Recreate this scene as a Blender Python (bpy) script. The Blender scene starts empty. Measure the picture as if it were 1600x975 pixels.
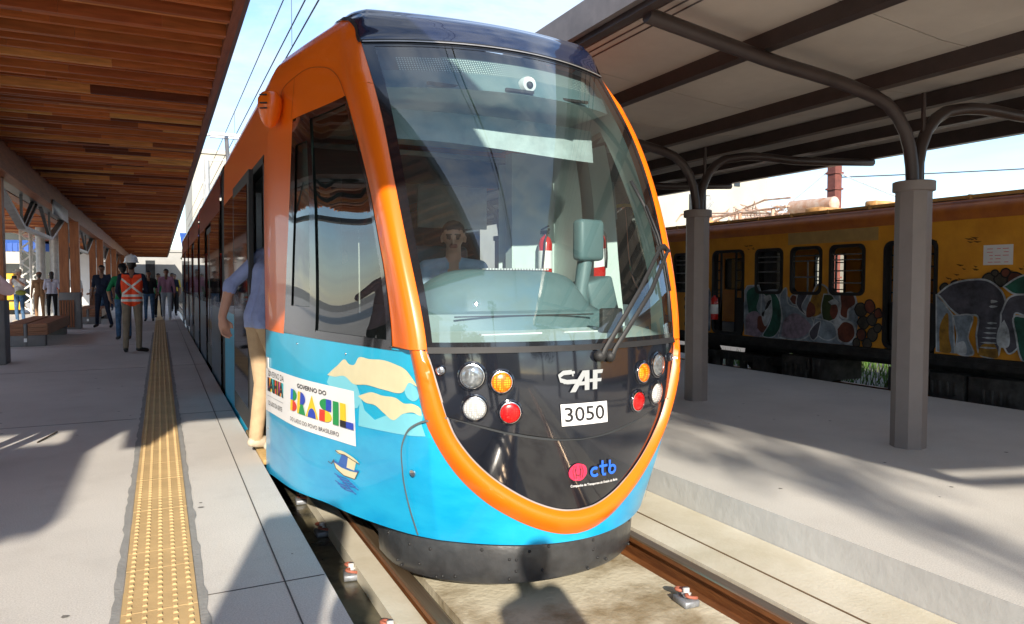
import bpy, bmesh, math, random
import numpy as np
from mathutils import Vector, Matrix
from mathutils.geometry import tessellate_polygon
random.seed(7)
R=math.radians
SC=bpy.context.scene
# ---------------- camera ----------------
cam_d=bpy.data.cameras.new('camera'); cam=bpy.data.objects.new('camera',cam_d)
SC.collection.objects.link(cam); SC.camera=cam
cam.location=(0,0,1.4); cam.rotation_euler=(R(90-2.43),0,R(-26.13))
cam_d.sensor_width=36; cam_d.lens=25.2; cam_d.clip_start=.05; cam_d.clip_end=3000
# ---------------- sun and sky ----------------
SUNV=Vector((-.66,-2.25,1.0)).normalized()
EL=math.asin(SUNV.z); AZ=math.atan2(SUNV.x,SUNV.y)
sd=bpy.data.lights.new('sun','SUN'); so=bpy.data.objects.new('sun',sd); SC.collection.objects.link(so)
sd.energy=2.7; sd.angle=R(.6); sd.color=(1.0,.90,.76)
so.rotation_euler=(-SUNV).to_track_quat('-Z','Y').to_euler()
w=bpy.data.worlds.new('World'); SC.world=w; w.use_nodes=True
nt=w.node_tree; nt.nodes.clear()
def N(t,tree=None,**k):
    n=(tree or nt).nodes.new(t)
    for a,b in k.items(): setattr(n,a,b)
    return n
out=N('ShaderNodeOutputWorld'); bg=N('ShaderNodeBackground'); sky=N('ShaderNodeTexSky')
sky.sky_type='NISHITA'; sky.sun_disc=False; sky.sun_elevation=EL; sky.sun_rotation=AZ; sky.altitude=0; sky.air_density=1.0; sky.dust_density=.15; sky.ozone_density=3.0
tc=N('ShaderNodeTexCoord'); mp=N('ShaderNodeMapping'); mp.inputs['Scale'].default_value=(1,1,3.2)
nz=N('ShaderNodeTexNoise'); nz.inputs['Scale'].default_value=2.6; nz.inputs['Detail'].default_value=9; nz.inputs['Roughness'].default_value=.62; nz.inputs['Distortion'].default_value=.35
rp=N('ShaderNodeValToRGB'); rp.color_ramp.elements[0].position=.40; rp.color_ramp.elements[1].position=.60
rp.color_ramp.elements[0].color=(.12,.12,.12,1); rp.color_ramp.elements[1].color=(.85,.85,.85,1)
mx=N('ShaderNodeMix',data_type='RGBA'); mx.inputs['B'].default_value=(2.2,2.4,2.7,1)
L=nt.links.new
L(tc.outputs['Generated'],mp.inputs['Vector']); L(mp.outputs[0],nz.inputs['Vector']); L(nz.outputs['Fac'],rp.inputs[0]); L(rp.outputs['Color'],mx.inputs['Factor'])
hs=N('ShaderNodeHueSaturation'); hs.inputs['Saturation'].default_value=1.15; hs.inputs['Value'].default_value=.72; L(sky.outputs[0],hs.inputs['Color']); L(hs.outputs[0],mx.inputs['A']); L(mx.outputs['Result'],bg.inputs[0]); bg.inputs[1].default_value=.15; L(bg.outputs[0],out.inputs[0])
vs=SC.view_settings; vs.view_transform='Standard'; vs.look='None'; vs.gamma=1; vs.exposure=1.6; vs.use_curve_mapping=False
SC.render.engine='CYCLES'; SC.cycles.max_bounces=8; SC.cycles.transparent_max_bounces=14; SC.cycles.diffuse_bounces=4
# ---------------- materials ----------------
def srgb(r,g,b):
    f=lambda c:(c/255/12.92) if c/255<=.04045 else ((c/255+.055)/1.055)**2.4
    return (f(r),f(g),f(b))
MATS={}
def mat(name,col,rough=.6,metal=0,var=.15,scale=6,bump=0,bscale=60,coat=0,spec=.5,detail=6,col2=None,sharp=None,emit=None,stretch=(1,1,1)):
    if name in MATS: return MATS[name]
    m=bpy.data.materials.new(name); m.use_nodes=True; t=m.node_tree; b=t.nodes['Principled BSDF']
    b.inputs['Roughness'].default_value=rough; b.inputs['Metallic'].default_value=metal
    b.inputs['Specular IOR Level'].default_value=spec
    if coat: b.inputs['Coat Weight'].default_value=coat; b.inputs['Coat Roughness'].default_value=.04
    tcn=N('ShaderNodeTexCoord',t); mpn=N('ShaderNodeMapping',t); mpn.inputs['Scale'].default_value=stretch
    t.links.new(tcn.outputs['Object'],mpn.inputs['Vector'])
    n=N('ShaderNodeTexNoise',t); n.inputs['Scale'].default_value=scale; n.inputs['Detail'].default_value=detail; n.inputs['Roughness'].default_value=.65
    t.links.new(mpn.outputs[0],n.inputs['Vector'])
    r=N('ShaderNodeValToRGB',t); r.color_ramp.elements[0].position=.3 if not sharp else sharp[0]; r.color_ramp.elements[1].position=.7 if not sharp else sharp[1]
    c2=col2 or tuple(c*(1-var*2) for c in col)
    r.color_ramp.elements[0].color=(*c2,1); r.color_ramp.elements[1].color=(*[min(1,c*(1+(var*.4 if not col2 else 0))) for c in col],1)
    t.links.new(n.outputs['Fac'],r.inputs[0]); t.links.new(r.outputs[0],b.inputs['Base Color'])
    if bump:
        n2=N('ShaderNodeTexNoise',t); n2.inputs['Scale'].default_value=bscale; n2.inputs['Detail'].default_value=5
        t.links.new(mpn.outputs[0],n2.inputs['Vector'])
        bp=N('ShaderNodeBump',t); bp.inputs['Strength'].default_value=bump; bp.inputs['Distance'].default_value=.01
        t.links.new(n2.outputs['Fac'],bp.inputs['Height']); t.links.new(bp.outputs[0],b.inputs['Normal'])
    if emit: b.inputs['Emission Color'].default_value=(*emit[0],1); b.inputs['Emission Strength'].default_value=emit[1]
    MATS[name]=m; return m
def glass(name,tint,refl=1.0,rough=.0,ior=1.5,dirt=.03):
    m=bpy.data.materials.new(name); m.use_nodes=True; t=m.node_tree; t.nodes.clear()
    o=N('ShaderNodeOutputMaterial',t); tr=N('ShaderNodeBsdfTransparent',t); gl=N('ShaderNodeBsdfGlossy',t); df=N('ShaderNodeBsdfDiffuse',t)
    tr.inputs[0].default_value=(*tint,1); gl.inputs['Roughness'].default_value=rough; gl.inputs[0].default_value=(1,1,1,1); df.inputs[0].default_value=(.5,.55,.55,1)
    fr=N('ShaderNodeFresnel',t); fr.inputs[0].default_value=ior; mu=N('ShaderNodeMath',t,operation='MULTIPLY'); mu.inputs[1].default_value=refl; mu.use_clamp=True
    m1=N('ShaderNodeMixShader',t); m2=N('ShaderNodeMixShader',t); m2.inputs[0].default_value=dirt
    t.links.new(fr.outputs[0],mu.inputs[0]); t.links.new(mu.outputs[0],m1.inputs[0]); t.links.new(tr.outputs[0],m1.inputs[1]); t.links.new(gl.outputs[0],m1.inputs[2])
    t.links.new(m1.outputs[0],m2.inputs[1]); t.links.new(df.outputs[0],m2.inputs[2]); t.links.new(m2.outputs[0],o.inputs[0])
    MATS[name]=m; return m
def speckle(name,base,dark,light,big=.6,joint=False,stain=(.5,.5,.5),sfac=.25):
    m=bpy.data.materials.new(name); m.use_nodes=True; t=m.node_tree; b=t.nodes['Principled BSDF']; b.inputs['Roughness'].default_value=.85; b.inputs['Specular IOR Level'].default_value=.25
    tcn=N('ShaderNodeTexCoord',t)
    def noise(s,d=4,r=.6):
        n=N('ShaderNodeTexNoise',t); n.inputs['Scale'].default_value=s; n.inputs['Detail'].default_value=d; n.inputs['Roughness'].default_value=r; t.links.new(tcn.outputs['Object'],n.inputs['Vector']); return n
    def ramp(src,p0,p1,c0,c1):
        r=N('ShaderNodeValToRGB',t); r.color_ramp.elements[0].position=p0; r.color_ramp.elements[1].position=p1
        r.color_ramp.elements[0].color=(*c0,1); r.color_ramp.elements[1].color=(*c1,1); t.links.new(src,r.inputs[0]); return r
    fine=noise(130,3,.8); f=ramp(fine.outputs['Fac'],.36,.62,dark,light)
    bigr=ramp(noise(big,8).outputs['Fac'],.35,.7,tuple(c*.80 for c in base),base)
    mx=N('ShaderNodeMix',t,data_type='RGBA',blend_type='MULTIPLY'); mx.inputs['Factor'].default_value=1
    t.links.new(f.outputs[0],mx.inputs['A']); t.links.new(bigr.outputs[0],mx.inputs['B'])
    st=ramp(noise(2.3,7,.7).outputs['Fac'],.52,.72,(0,0,0),(sfac,)*3)
    m3=N('ShaderNodeMix',t,data_type='RGBA'); t.links.new(st.outputs[0],m3.inputs['Factor']); t.links.new(mx.outputs['Result'],m3.inputs['A']); m3.inputs['B'].default_value=(*stain,1)
    t.links.new(m3.outputs['Result'],b.inputs['Base Color'])
    bp=N('ShaderNodeBump',t); bp.inputs['Strength'].default_value=.35; bp.inputs['Distance'].default_value=.006; t.links.new(fine.outputs['Fac'],bp.inputs['Height']); t.links.new(bp.outputs[0],b.inputs['Normal'])
    MATS[name]=m; return m
def attrmat(name,rough=.5,bump=.2,scale=(1,1,1),spec=.4,ns=20,var=.35,coat=0):
    # colour per board from the mesh, with grain over it
    m=bpy.data.materials.new(name); m.use_nodes=True; t=m.node_tree; b=t.nodes['Principled BSDF']; b.inputs['Roughness'].default_value=rough; b.inputs['Specular IOR Level'].default_value=spec
    if coat: b.inputs['Coat Weight'].default_value=coat
    a=N('ShaderNodeAttribute',t,attribute_name='col'); tcn=N('ShaderNodeTexCoord',t); mp=N('ShaderNodeMapping',t); mp.inputs['Scale'].default_value=scale
    t.links.new(tcn.outputs['Object'],mp.inputs['Vector']); n=N('ShaderNodeTexNoise',t); n.inputs['Scale'].default_value=ns; n.inputs['Detail'].default_value=6; t.links.new(mp.outputs[0],n.inputs['Vector'])
    r=N('ShaderNodeValToRGB',t); r.color_ramp.elements[0].position=.3; r.color_ramp.elements[1].position=.7; r.color_ramp.elements[0].color=(1-var,)*3+(1,); r.color_ramp.elements[1].color=(1,1,1,1); t.links.new(n.outputs['Fac'],r.inputs[0])
    mx=N('ShaderNodeMix',t,data_type='RGBA',blend_type='MULTIPLY'); mx.inputs['Factor'].default_value=1; t.links.new(a.outputs['Color'],mx.inputs['A']); t.links.new(r.outputs[0],mx.inputs['B']); t.links.new(mx.outputs['Result'],b.inputs['Base Color'])
    bp=N('ShaderNodeBump',t); bp.inputs['Strength'].default_value=bump; bp.inputs['Distance'].default_value=.01; t.links.new(n.outputs['Fac'],bp.inputs['Height']); t.links.new(bp.outputs[0],b.inputs['Normal'])
    MATS[name]=m; return m
# ---------------- mesh helpers ----------------
def tag(o,label=None,cat=None,group=None,kind=None):
    if label: o['label']=label
    if cat: o['category']=cat
    if group: o['group']=group
    if kind: o['kind']=kind
    return o
def link(name,V,F,mats,parent=None,smooth=False,mi=None,cols=None,angle=None,origin=None):
    me=bpy.data.meshes.new(name)
    off=(0,0,0)
    q=parent
    while q is not None and q.get('_o') is None: q=q.parent
    if q is not None: off=tuple(q['_o'])
    if origin is not None: off=origin
    me.from_pydata([(v[0]-off[0],v[1]-off[1],v[2]-off[2]) for v in V],[],F)
    if not isinstance(mats,(list,tuple)): mats=[mats]
    for m in mats: me.materials.append(m)
    if mi: me.polygons.foreach_set('material_index',mi)
    if cols:
        ca=me.color_attributes.new('col','FLOAT_COLOR','CORNER'); d=[]
        for p in me.polygons: d+= list((*cols[p.index],1))*p.loop_total
        ca.data.foreach_set('color',d)
    bm=bmesh.new(); bm.from_mesh(me); bmesh.ops.recalc_face_normals(bm,faces=bm.faces); bm.to_mesh(me); bm.free()
    if smooth:
        me.shade_smooth()
        if angle: me.set_sharp_from_angle(angle=R(angle))
    me.update()
    o=bpy.data.objects.new(name,me); SC.collection.objects.link(o)
    if parent is not None: o.parent=parent
    elif origin is not None: o.location=origin
    return o
class MB:
    def __init__(s): s.V=[];s.F=[];s.M=[];s.C=[]
    def add(s,V,F,m=0,c=None):
        b=len(s.V); s.V+= [tuple(v) for v in V]; s.F+=[tuple(i+b for i in f) for f in F]; s.M+=[m]*len(F); s.C+=[c or (.5,.5,.5)]*len(F); return s
    def box(s,x0,x1,y0,y1,z0,z1,m=0,c=None):
        V=[(x,y,z) for x in (x0,x1) for y in (y0,y1) for z in (z0,z1)]
        return s.add(V,[(0,1,3,2),(4,6,7,5),(0,4,5,1),(2,3,7,6),(0,2,6,4),(1,5,7,3)],m,c)
    def obox(s,c,size,M=None,m=0,col=None,bev=0):
        M=M or Matrix.Identity(3); hx,hy,hz=[a/2 for a in size]
        V=[tuple(Vector(c)+M@Vector((x,y,z))) for x in (-hx,hx) for y in (-hy,hy) for z in (-hz,hz)]
        return s.add(V,[(0,1,3,2),(4,6,7,5),(0,4,5,1),(2,3,7,6),(0,2,6,4),(1,5,7,3)],m,col)
    def bar(s,p,q,w,h,m=0,c=None,up=(0,0,1)):
        p=Vector(p);q=Vector(q);d=(q-p).normalized(); u=Vector(up)
        if abs(d.dot(u))>.98: u=Vector((1,0,0))
        a=d.cross(u).normalized(); b=a.cross(d)
        V=[tuple(P+a*x*w/2+b*y*h/2) for P in (p,q) for x,y in ((-1,-1),(1,-1),(1,1),(-1,1))]
        return s.add(V,[(0,3,2,1),(4,5,6,7),(0,1,5,4),(1,2,6,5),(2,3,7,6),(3,0,4,7)],m,c)
    def tube(s,pts,r,n=10,m=0,c=None,cap=True,sq=1.0):
        pts=[Vector(p) for p in pts]; k=len(pts); rr=r if isinstance(r,(list,tuple)) else [r]*k
        V=[];F=[]; prev=None
        for i,p in enumerate(pts):
            d=(pts[min(i+1,k-1)]-pts[max(i-1,0)]).normalized()
            if prev is None:
                u=Vector((0,0,1)) if abs(d.z)<.9 else Vector((0,1,0)); a=d.cross(u).normalized()
            else: a=(prev-d*prev.dot(d)).normalized()
            prev=a; b=d.cross(a)
            for j in range(n):
                t=2*math.pi*(j+.5)/n; V.append(tuple(p+(a*math.cos(t)+b*math.sin(t)*sq)*rr[i]))
        for i in range(k-1):
            for j in range(n): F.append((i*n+j,i*n+(j+1)%n,(i+1)*n+(j+1)%n,(i+1)*n+j))
        if cap: F.append(tuple(range(n))[::-1]); F.append(tuple((k-1)*n+j for j in range(n)))
        return s.add(V,F,m,c)
    def lathe(s,prof,c,n=24,M=None,m=0,col=None):
        M=M or Matrix.Identity(3); V=[];F=[]
        for r,z in prof:
            for j in range(n):
                t=2*math.pi*j/n; V.append(tuple(Vector(c)+M@Vector((r*math.cos(t),r*math.sin(t),z))))
        k=len(prof)
        for i in range(k-1):
            for j in range(n): F.append((i*n+j,i*n+(j+1)%n,(i+1)*n+(j+1)%n,(i+1)*n+j))
        F.append(tuple(range(n))[::-1]); F.append(tuple((k-1)*n+j for j in range(n)))
        return s.add(V,F,m,col)
    def ell(s,c,rx,ry,rz,n=14,k=9,M=None,m=0,col=None):
        prof=[]; V=[];F=[]; M=M or Matrix.Identity(3)
        for i in range(1,k):
            a=math.pi*i/k-math.pi/2
            for j in range(n):
                t=2*math.pi*j/n; V.append(tuple(Vector(c)+M@Vector((rx*math.cos(a)*math.cos(t),ry*math.cos(a)*math.sin(t),rz*math.sin(a)))))
        for i in range(k-2):
            for j in range(n): F.append((i*n+j,i*n+(j+1)%n,(i+1)*n+(j+1)%n,(i+1)*n+j))
        V.append(tuple(Vector(c)+M@Vector((0,0,-rz)))); V.append(tuple(Vector(c)+M@Vector((0,0,rz)))); b=len(V)-2
        for j in range(n): F.append((b,(j+1)%n,j)); F.append((b+1,(k-2)*n+j,(k-2)*n+(j+1)%n))
        return s.add(V,F,m,col)
    def build(s,name,mats,parent=None,smooth=False,angle=None,origin=None):
        useC=any(c!=(.5,.5,.5) for c in s.C)
        return link(name,s.V,s.F,mats,parent,smooth,s.M,s.C if useC else None,angle,origin)
def bevel(o,wd,seg=2,ang=40):
    bm=bmesh.new(); bm.from_mesh(o.data); es=[e for e in bm.edges if len(e.link_faces)==2 and e.calc_face_angle(0)>R(ang)]
    bmesh.ops.bevel(bm,geom=es,offset=wd,segments=seg,affect='EDGES',profile=.5,clamp_overlap=True); bm.to_mesh(o.data); bm.free(); o.data.shade_smooth(); o.data.set_sharp_from_angle(angle=R(50)); return o
def thing(name,loc,label,cat,group=None,rz=0):
    o=bpy.data.objects.new(name,None); SC.collection.objects.link(o); o.location=loc; o.rotation_euler=(0,0,rz); o.empty_display_size=.2
    tag(o,label,cat,group); o['_o']=tuple(loc) if not rz else (0.,0.,0.); return o
def copy_tree(o,parent=None):
    c=o.copy(); SC.collection.objects.link(c); c.parent=parent
    for ch in list(o.children): copy_tree(ch,c)
    return c
def struct(o): o['kind']='structure'; return o
# tram nose surface: plan curves (distance from tram centre line, distance ahead) at heights above the platform
KU=np.array([0,.5,1,1.12,1.27,1.5,1.77,2.0])
LV=[
 (.07,[(0,3.12),(.33,3.17),(.64,3.44),(.75,3.60),(.88,3.88),(1.02,4.30),(1.14,4.85),(1.19,5.5)]),
 (.50,[(0,3.085),(.36,3.13),(.715,3.335),(.79,3.47),(.875,3.72),(.99,4.18),(1.12,4.80),(1.185,5.5)]),
 (1.06,[(0,3.09),(.38,3.14),(.745,3.285),(.80,3.40),(.86,3.62),(.955,4.05),(1.08,4.70),(1.18,5.5)]),
 (1.45,[(0,3.17),(.39,3.22),(.78,3.39),(.835,3.50),(.875,3.70),(.955,4.12),(1.08,4.75),(1.18,5.5)]),
 (1.87,[(0,3.32),(.405,3.38),(.811,3.56),(.858,3.68),(.885,3.86),(.96,4.25),(1.08,4.80),(1.178,5.5)]),
 (2.36,[(0,3.60),(.41,3.65),(.82,3.834),(.865,3.95),(.892,4.12),(.96,4.45),(1.07,4.92),(1.172,5.5)]),
 (2.82,[(0,3.97),(.41,4.03),(.825,4.21),(.865,4.33),(.89,4.47),(.95,4.72),(1.05,5.07),(1.16,5.5)]),
]
def inset(pts,k,d):
    out=[]
    for i,(x,y) in enumerate(pts):
        g=[0,0,.15,.40,.50,.45,.22,0][i]; kk=k+(1-k)*g; dd=d*(1-g*.8)
        out.append((x*kk,y+dd*(1-KU[i]/2)))
    return out
top=LV[-1][1]
for z,k,d in [(2.91,.975,.07),(2.99,.93,.17),(3.05,.85,.36),(3.085,.66,.75),(3.10,.36,1.2)]:
    LV.append((z,inset(top,k,d)))
LZ=np.array([l[0] for l in LV]); LT=np.array([l[1] for l in LV])   # (nl,8,2)
def tang(t,p):
    # finite-difference (Catmull) tangents on uneven knots
    m=np.zeros_like(p)
    d=(p[1:]-p[:-1])/((t[1:]-t[:-1]).reshape((-1,)+(1,)*(p.ndim-1)))
    h=(t[1:]-t[:-1]).reshape((-1,)+(1,)*(p.ndim-1))
    m[1:-1]=(d[:-1]*h[1:]+d[1:]*h[:-1])/(h[1:]+h[:-1])
    m[0]=d[0]; m[-1]=d[-1]
    return m
def herm(t,p,m,x):
    i=int(np.clip(np.searchsorted(t,x)-1,0,len(t)-2)); h=t[i+1]-t[i]; s=(x-t[i])/h
    s=min(max(s,0),1) if x<t[0] or x>t[-1] else s
    return (2*s**3-3*s*s+1)*p[i]+(s**3-2*s*s+s)*h*m[i]+(-2*s**3+3*s*s)*p[i+1]+(s**3-s*s)*h*m[i+1]
MZ=tang(LZ,LT)
def c2tang(t,p,m0,m1):
    # slopes of the smooth (C2) spline with given end slopes
    n=len(t); h=np.diff(t); A=np.zeros((n,n)); B=np.zeros_like(p); A[0,0]=A[-1,-1]=1; B[0]=m0; B[-1]=m1
    for i in range(1,n-1):
        A[i,i-1]=h[i]; A[i,i]=2*(h[i]+h[i-1]); A[i,i+1]=h[i-1]
        B[i]=3*(h[i]*(p[i]-p[i-1])/h[i-1]+h[i-1]*(p[i+1]-p[i])/h[i])
    return np.linalg.solve(A,B.reshape(n,-1)).reshape(p.shape)
_k=[i for i,z in enumerate(LZ) if z<=2.83][-1]
MZ[:_k+1]=c2tang(LZ[:_k+1],LT[:_k+1],(LT[1]-LT[0])/(LZ[1]-LZ[0]),(LT[_k]-LT[_k-1])/(LZ[_k]-LZ[_k-1])*1.03)
_c={}
def plan(z):
    k=round(z,5)
    if k not in _c:
        P=herm(LZ,LT,MZ,min(max(z,LZ[0]),LZ[-1])); M=tang(KU,P)
        M[0]=np.array([M[0][0],0.0]); _c[k]=(P,M)
    return _c[k]
CX=1.9
def S(u,z):
    P,M=plan(z); a=min(abs(u),2.0)
    if a<=1: q=np.array([P[2][0]*a,P[0][1]+(P[2][1]-P[0][1])*a*a])
    else: q=herm(KU,P,M,a)
    y=q[1]
    if abs(u)>2: y=y+(abs(u)-2.0)
    return np.array([CX+(q[0] if u>=0 else -q[0]),y,z])
def Nrm(u,z):
    e=.004
    z=min(max(z,LZ[0]+.005),LZ[-1]-.005)
    a=S(u+e,z)-S(u-e,z); b=S(u,z+e)-S(u,z-e)
    n=np.cross(a,b); return n/np.linalg.norm(n)
# ---------------- shared materials ----------------
M_plat=speckle('platform_concrete',(.76,.735,.69),(.74,.74,.74),(1,1,1),.35,stain=(.46,.44,.41),sfac=.45)
M_plat2=speckle('platform_aggregate',(.80,.775,.72),(.72,.72,.72),(1,1,1),.5,stain=(.52,.49,.45),sfac=.35)
M_riser=mat('rendered_edge',(.52,.52,.51),.9,var=.1,scale=1.7,bump=.35,bscale=14)
M_slab=mat('track_slab',(.60,.545,.41),.9,var=.1,scale=2.2,bump=.5,bscale=30,col2=(.27,.21,.12),sharp=(.36,.56),detail=9)
M_slab2=mat('track_slab_pale',(.66,.62,.51),.9,var=.1,scale=1.6,bump=.2,bscale=50,col2=(.50,.45,.33),sharp=(.3,.62),detail=9)
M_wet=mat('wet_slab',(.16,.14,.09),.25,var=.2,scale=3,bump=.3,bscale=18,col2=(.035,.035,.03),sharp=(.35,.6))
M_rust=mat('rusty_rail',(.30,.115,.035),.55,metal=.35,var=.2,scale=14,bump=.5,bscale=80,col2=(.12,.045,.018),stretch=(1,.15,1))
M_railtop=mat('worn_rail_top',(.42,.30,.19),.32,metal=.8,var=.2,scale=10,stretch=(6,.1,1))
M_tact=mat('tactile_tile',(.60,.42,.20),.75,var=.12,scale=3,bump=.2,bscale=60)
M_dark=mat('joint_dark',(.09,.085,.08),.9)
M_grass=mat('grass',(.05,.10,.015),.9,var=.4,scale=12)
M_ground=mat('far_ground',(.33,.31,.27),.95,var=.2,scale=.4)
M_cement=mat('patch_cement',(.30,.30,.29),.95,var=.1,scale=5,bump=.4,bscale=50)
# ---------------- ground, platforms, track ----------------
b=MB(); b.add([(-1500,-1500,-.62),(1500,-1500,-.62),(1500,1500,-.62),(-1500,1500,-.62)],[(0,1,2,3)]); struct(b.build('ground',M_ground))
b=MB(); b.box(-9,.685,-14,95,-.6,0); struct(b.build('platform',M_plat))
b=MB(); b.box(3.31,8.4,-14,60,-.6,0); o=struct(b.build('platform',M_plat2)); 
o.data.materials.append(M_riser)
for p in o.data.polygons:
    if abs(p.normal.x)>.9: p.material_index=1
# slab: low trench bed, pale shoulder on the right, strips beside the rails
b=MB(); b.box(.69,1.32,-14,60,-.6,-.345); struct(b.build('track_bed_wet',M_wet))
b=MB(); b.box(1.325,2.555,-14,60,-.6,-.30); struct(b.build('track_bed',M_slab))
b=MB(); b.box(2.722,3.305,-14,60,-.6,-.192); struct(b.build('track_shoulder',M_slab2))
b=MB(); b.box(2.56,2.72,-14,60,-.6,-.36); struct(b.build('rail_groove',M_dark))
b=MB(); b.box(2.925,2.937,-14,60,-.191,-.1885); struct(b.build('slab_crack',mat('crack_brown',(.16,.10,.05),.9)))
b=MB(); b.box(1.0,1.135,-14,60,-.344,-.262); struct(b.build('rail_kerb',M_slab2))
rt=thing('rail_track',(1.9,3,-.36),'pair of rusty steel rails set in the concrete slab under the tram','rail track')
def rail(x):
    prof=[(-.07,-.36),(.07,-.36),(.07,-.345),(.012,-.325),(.012,-.245),(.038,-.232),(.038,-.205),(.03,-.198),(-.03,-.198),(-.038,-.205),(-.038,-.232),(-.012,-.245),(-.012,-.325),(-.07,-.345)]
    n=len(prof); V=[(x+a,y,z+.002) for y in (-13.9,60) for a,z in prof]
    F=[(i,(i+1)%n,n+(i+1)%n,n+i) for i in range(n)]; F+= [tuple(range(n)),tuple(range(n,2*n))[::-1]]
    mi=[1 if i in (6,7,8) else 0 for i in range(n)]+[0,0]
    link('rail',V,F,[M_rust,M_railtop],rt,mi=mi)
rail(1.17); rail(2.66)
# rail clips
M_clip=mat('clip_steel',(.33,.35,.38),.5,metal=.5,var=.2,scale=30)
M_cliprust=mat('clip_red_oxide',(.42,.13,.08),.6,var=.2,scale=40)
M_clipw=mat('clip_insulator',(.62,.6,.58),.6)
clip=thing('rail_clip',(0,0,0),'x','rail clip','clips fastening the rails')
b=MB(); b.box(-.045,.045,-.06,.06,0,.035); bevel(b.build('base_plate',M_clip,clip),.005,1)
b=MB()
for s in (-1,1):
    pts=[Vector((.03*math.cos(t),s*.045+.022*math.sin(t)*s,.045+.02*math.sin(t*.5))) for t in np.linspace(-.6,4.4,12)]
    b.tube(pts,.009,6)
b.build('spring_clip',M_cliprust,clip,True)
b=MB(); b.tube([(0,0,.03),(0,0,.085)],.018,8); b.tube([(0,0,.05),(0,0,.06)],.027,6); b.build('bolt',M_clipw,clip,True)
spots=[(2.46,2.93,-.298,'grey rail clip with pink springs on the slab at the bottom right corner'),
(2.43,3.78,-.298,'rail clip beside the right rail just under the bumper corner'),
(.98,3.35,-.343,'rail clip in the trench nearest the bottom of the picture, left of the left rail'),
(.98,4.15,-.343,'second rail clip along the dark trench left of the left rail'),
(.97,4.95,-.343,'third rail clip along the trench, below the boat drawing'),
(.97,5.75,-.343,'farthest visible rail clip in the trench near the tram door')]
for i,(x,y,z,l) in enumerate(spots):
    o=clip if i==0 else copy_tree(clip); o.location=(x,y,z); o['label']=l; o.rotation_euler=(0,0,random.uniform(-.2,.2))
# platform joint lines and tactile paving
b=MB(); b.box(.495,.501,-14,90,.0005,.003); struct(b.build('platform_joint',M_dark))
b=MB()
for y in (3.42,8.3,13.2,18.1,23,28): b.box(.16,.68,y,y+.005,.0005,.0028)
for y in (3.25,8.2,13.1,18,22.9): b.box(-6,-.24,y,y+.006,.0005,.0028)
struct(b.build('platform_joint',M_dark))
b=MB()
random.seed(3)
for s,x0 in ((-1,-.175),(1,.125)):
    V=[];F=[];n=220
    for i in range(n+1):
        y=2.2+i*.09; V.append((x0,y,.003)); V.append((x0+s*(.028+.016*random.random()),y,.003))
    for i in range(n): F.append((2*i,2*i+1,2*i+3,2*i+2))
    b.add(V,F)
struct(b.build('cement_patch',M_cement))
b=MB(); y=.6; i=0
while y<60:
    h=.007+random.uniform(-.0008,.0008); b.box(-.172+random.uniform(-.002,.002),.122,y,y+.247,.0005,h); y+=.25
struct(b.build('tactile_paving',M_tact))
b=MB()
for k in range(5):
    x=-.172+.294*(k+.5)/5
    y=2.4
    while y<14:
        l,wd,h=.036,.024,.0135
        V=[(x-wd/2,y,.006),(x+wd/2,y,.006),(x+wd/2,y+l,.006),(x-wd/2,y+l,.006),(x-wd*.25,y+.008,h),(x+wd*.25,y+.008,h),(x+wd*.25,y+l-.008,h),(x-wd*.25,y+l-.008,h)]
        b.add(V,[(4,5,6,7),(0,1,5,4),(1,2,6,5),(2,3,7,6),(3,0,4,7)]); y+=.0625
    b.add([(x-.014,14,.006),(x+.014,14,.006),(x+.007,14,.013),(x-.007,14,.013),(x-.014,60,.006),(x+.014,60,.006),(x+.007,60,.013),(x-.007,60,.013)],[(0,1,5,4),(1,2,6,5),(2,3,7,6),(3,0,4,7),(0,3,2,1)])
struct(b.build('tactile_paving_studs',M_tact))
b=MB(); random.seed(31)
for i in range(70):
    x=random.uniform(-4,.6); y=random.uniform(2.5,16); r=random.uniform(.006,.02)
    b.add([(x+r*math.cos(k*1.05)*random.uniform(.7,1.2),y+r*math.sin(k*1.05)*random.uniform(.7,1.2),.0022) for k in range(6)],[tuple(range(6))])
for i in range(60):
    x=random.uniform(3.4,8); y=random.uniform(.5,10); r=random.uniform(.006,.02)
    b.add([(x+r*math.cos(k*1.05)*random.uniform(.7,1.2),y+r*math.sin(k*1.05)*random.uniform(.7,1.2),.0022) for k in range(6)],[tuple(range(6))])
struct(b.build('platform_spots',mat('spot_grime',(.20,.19,.175),.9)))
# twig litter
M_twig=mat('twig',(.05,.035,.02),.9)
for p,q in (((-.98,7.35,.006),(-.88,7.75,.012)),((-1.52,7.6,.006),(-1.45,7.64,.015))):
    b=MB(); b.tube([p,((p[0]+q[0])/2+.01,(p[1]+q[1])/2,.014),q],.008,5); tag(b.build('twig',M_twig,origin=p),'long dark twig lying on the shaded platform' if p[0]>-1.2 else 'tiny dark twig left of the longer twig','twig')
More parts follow.
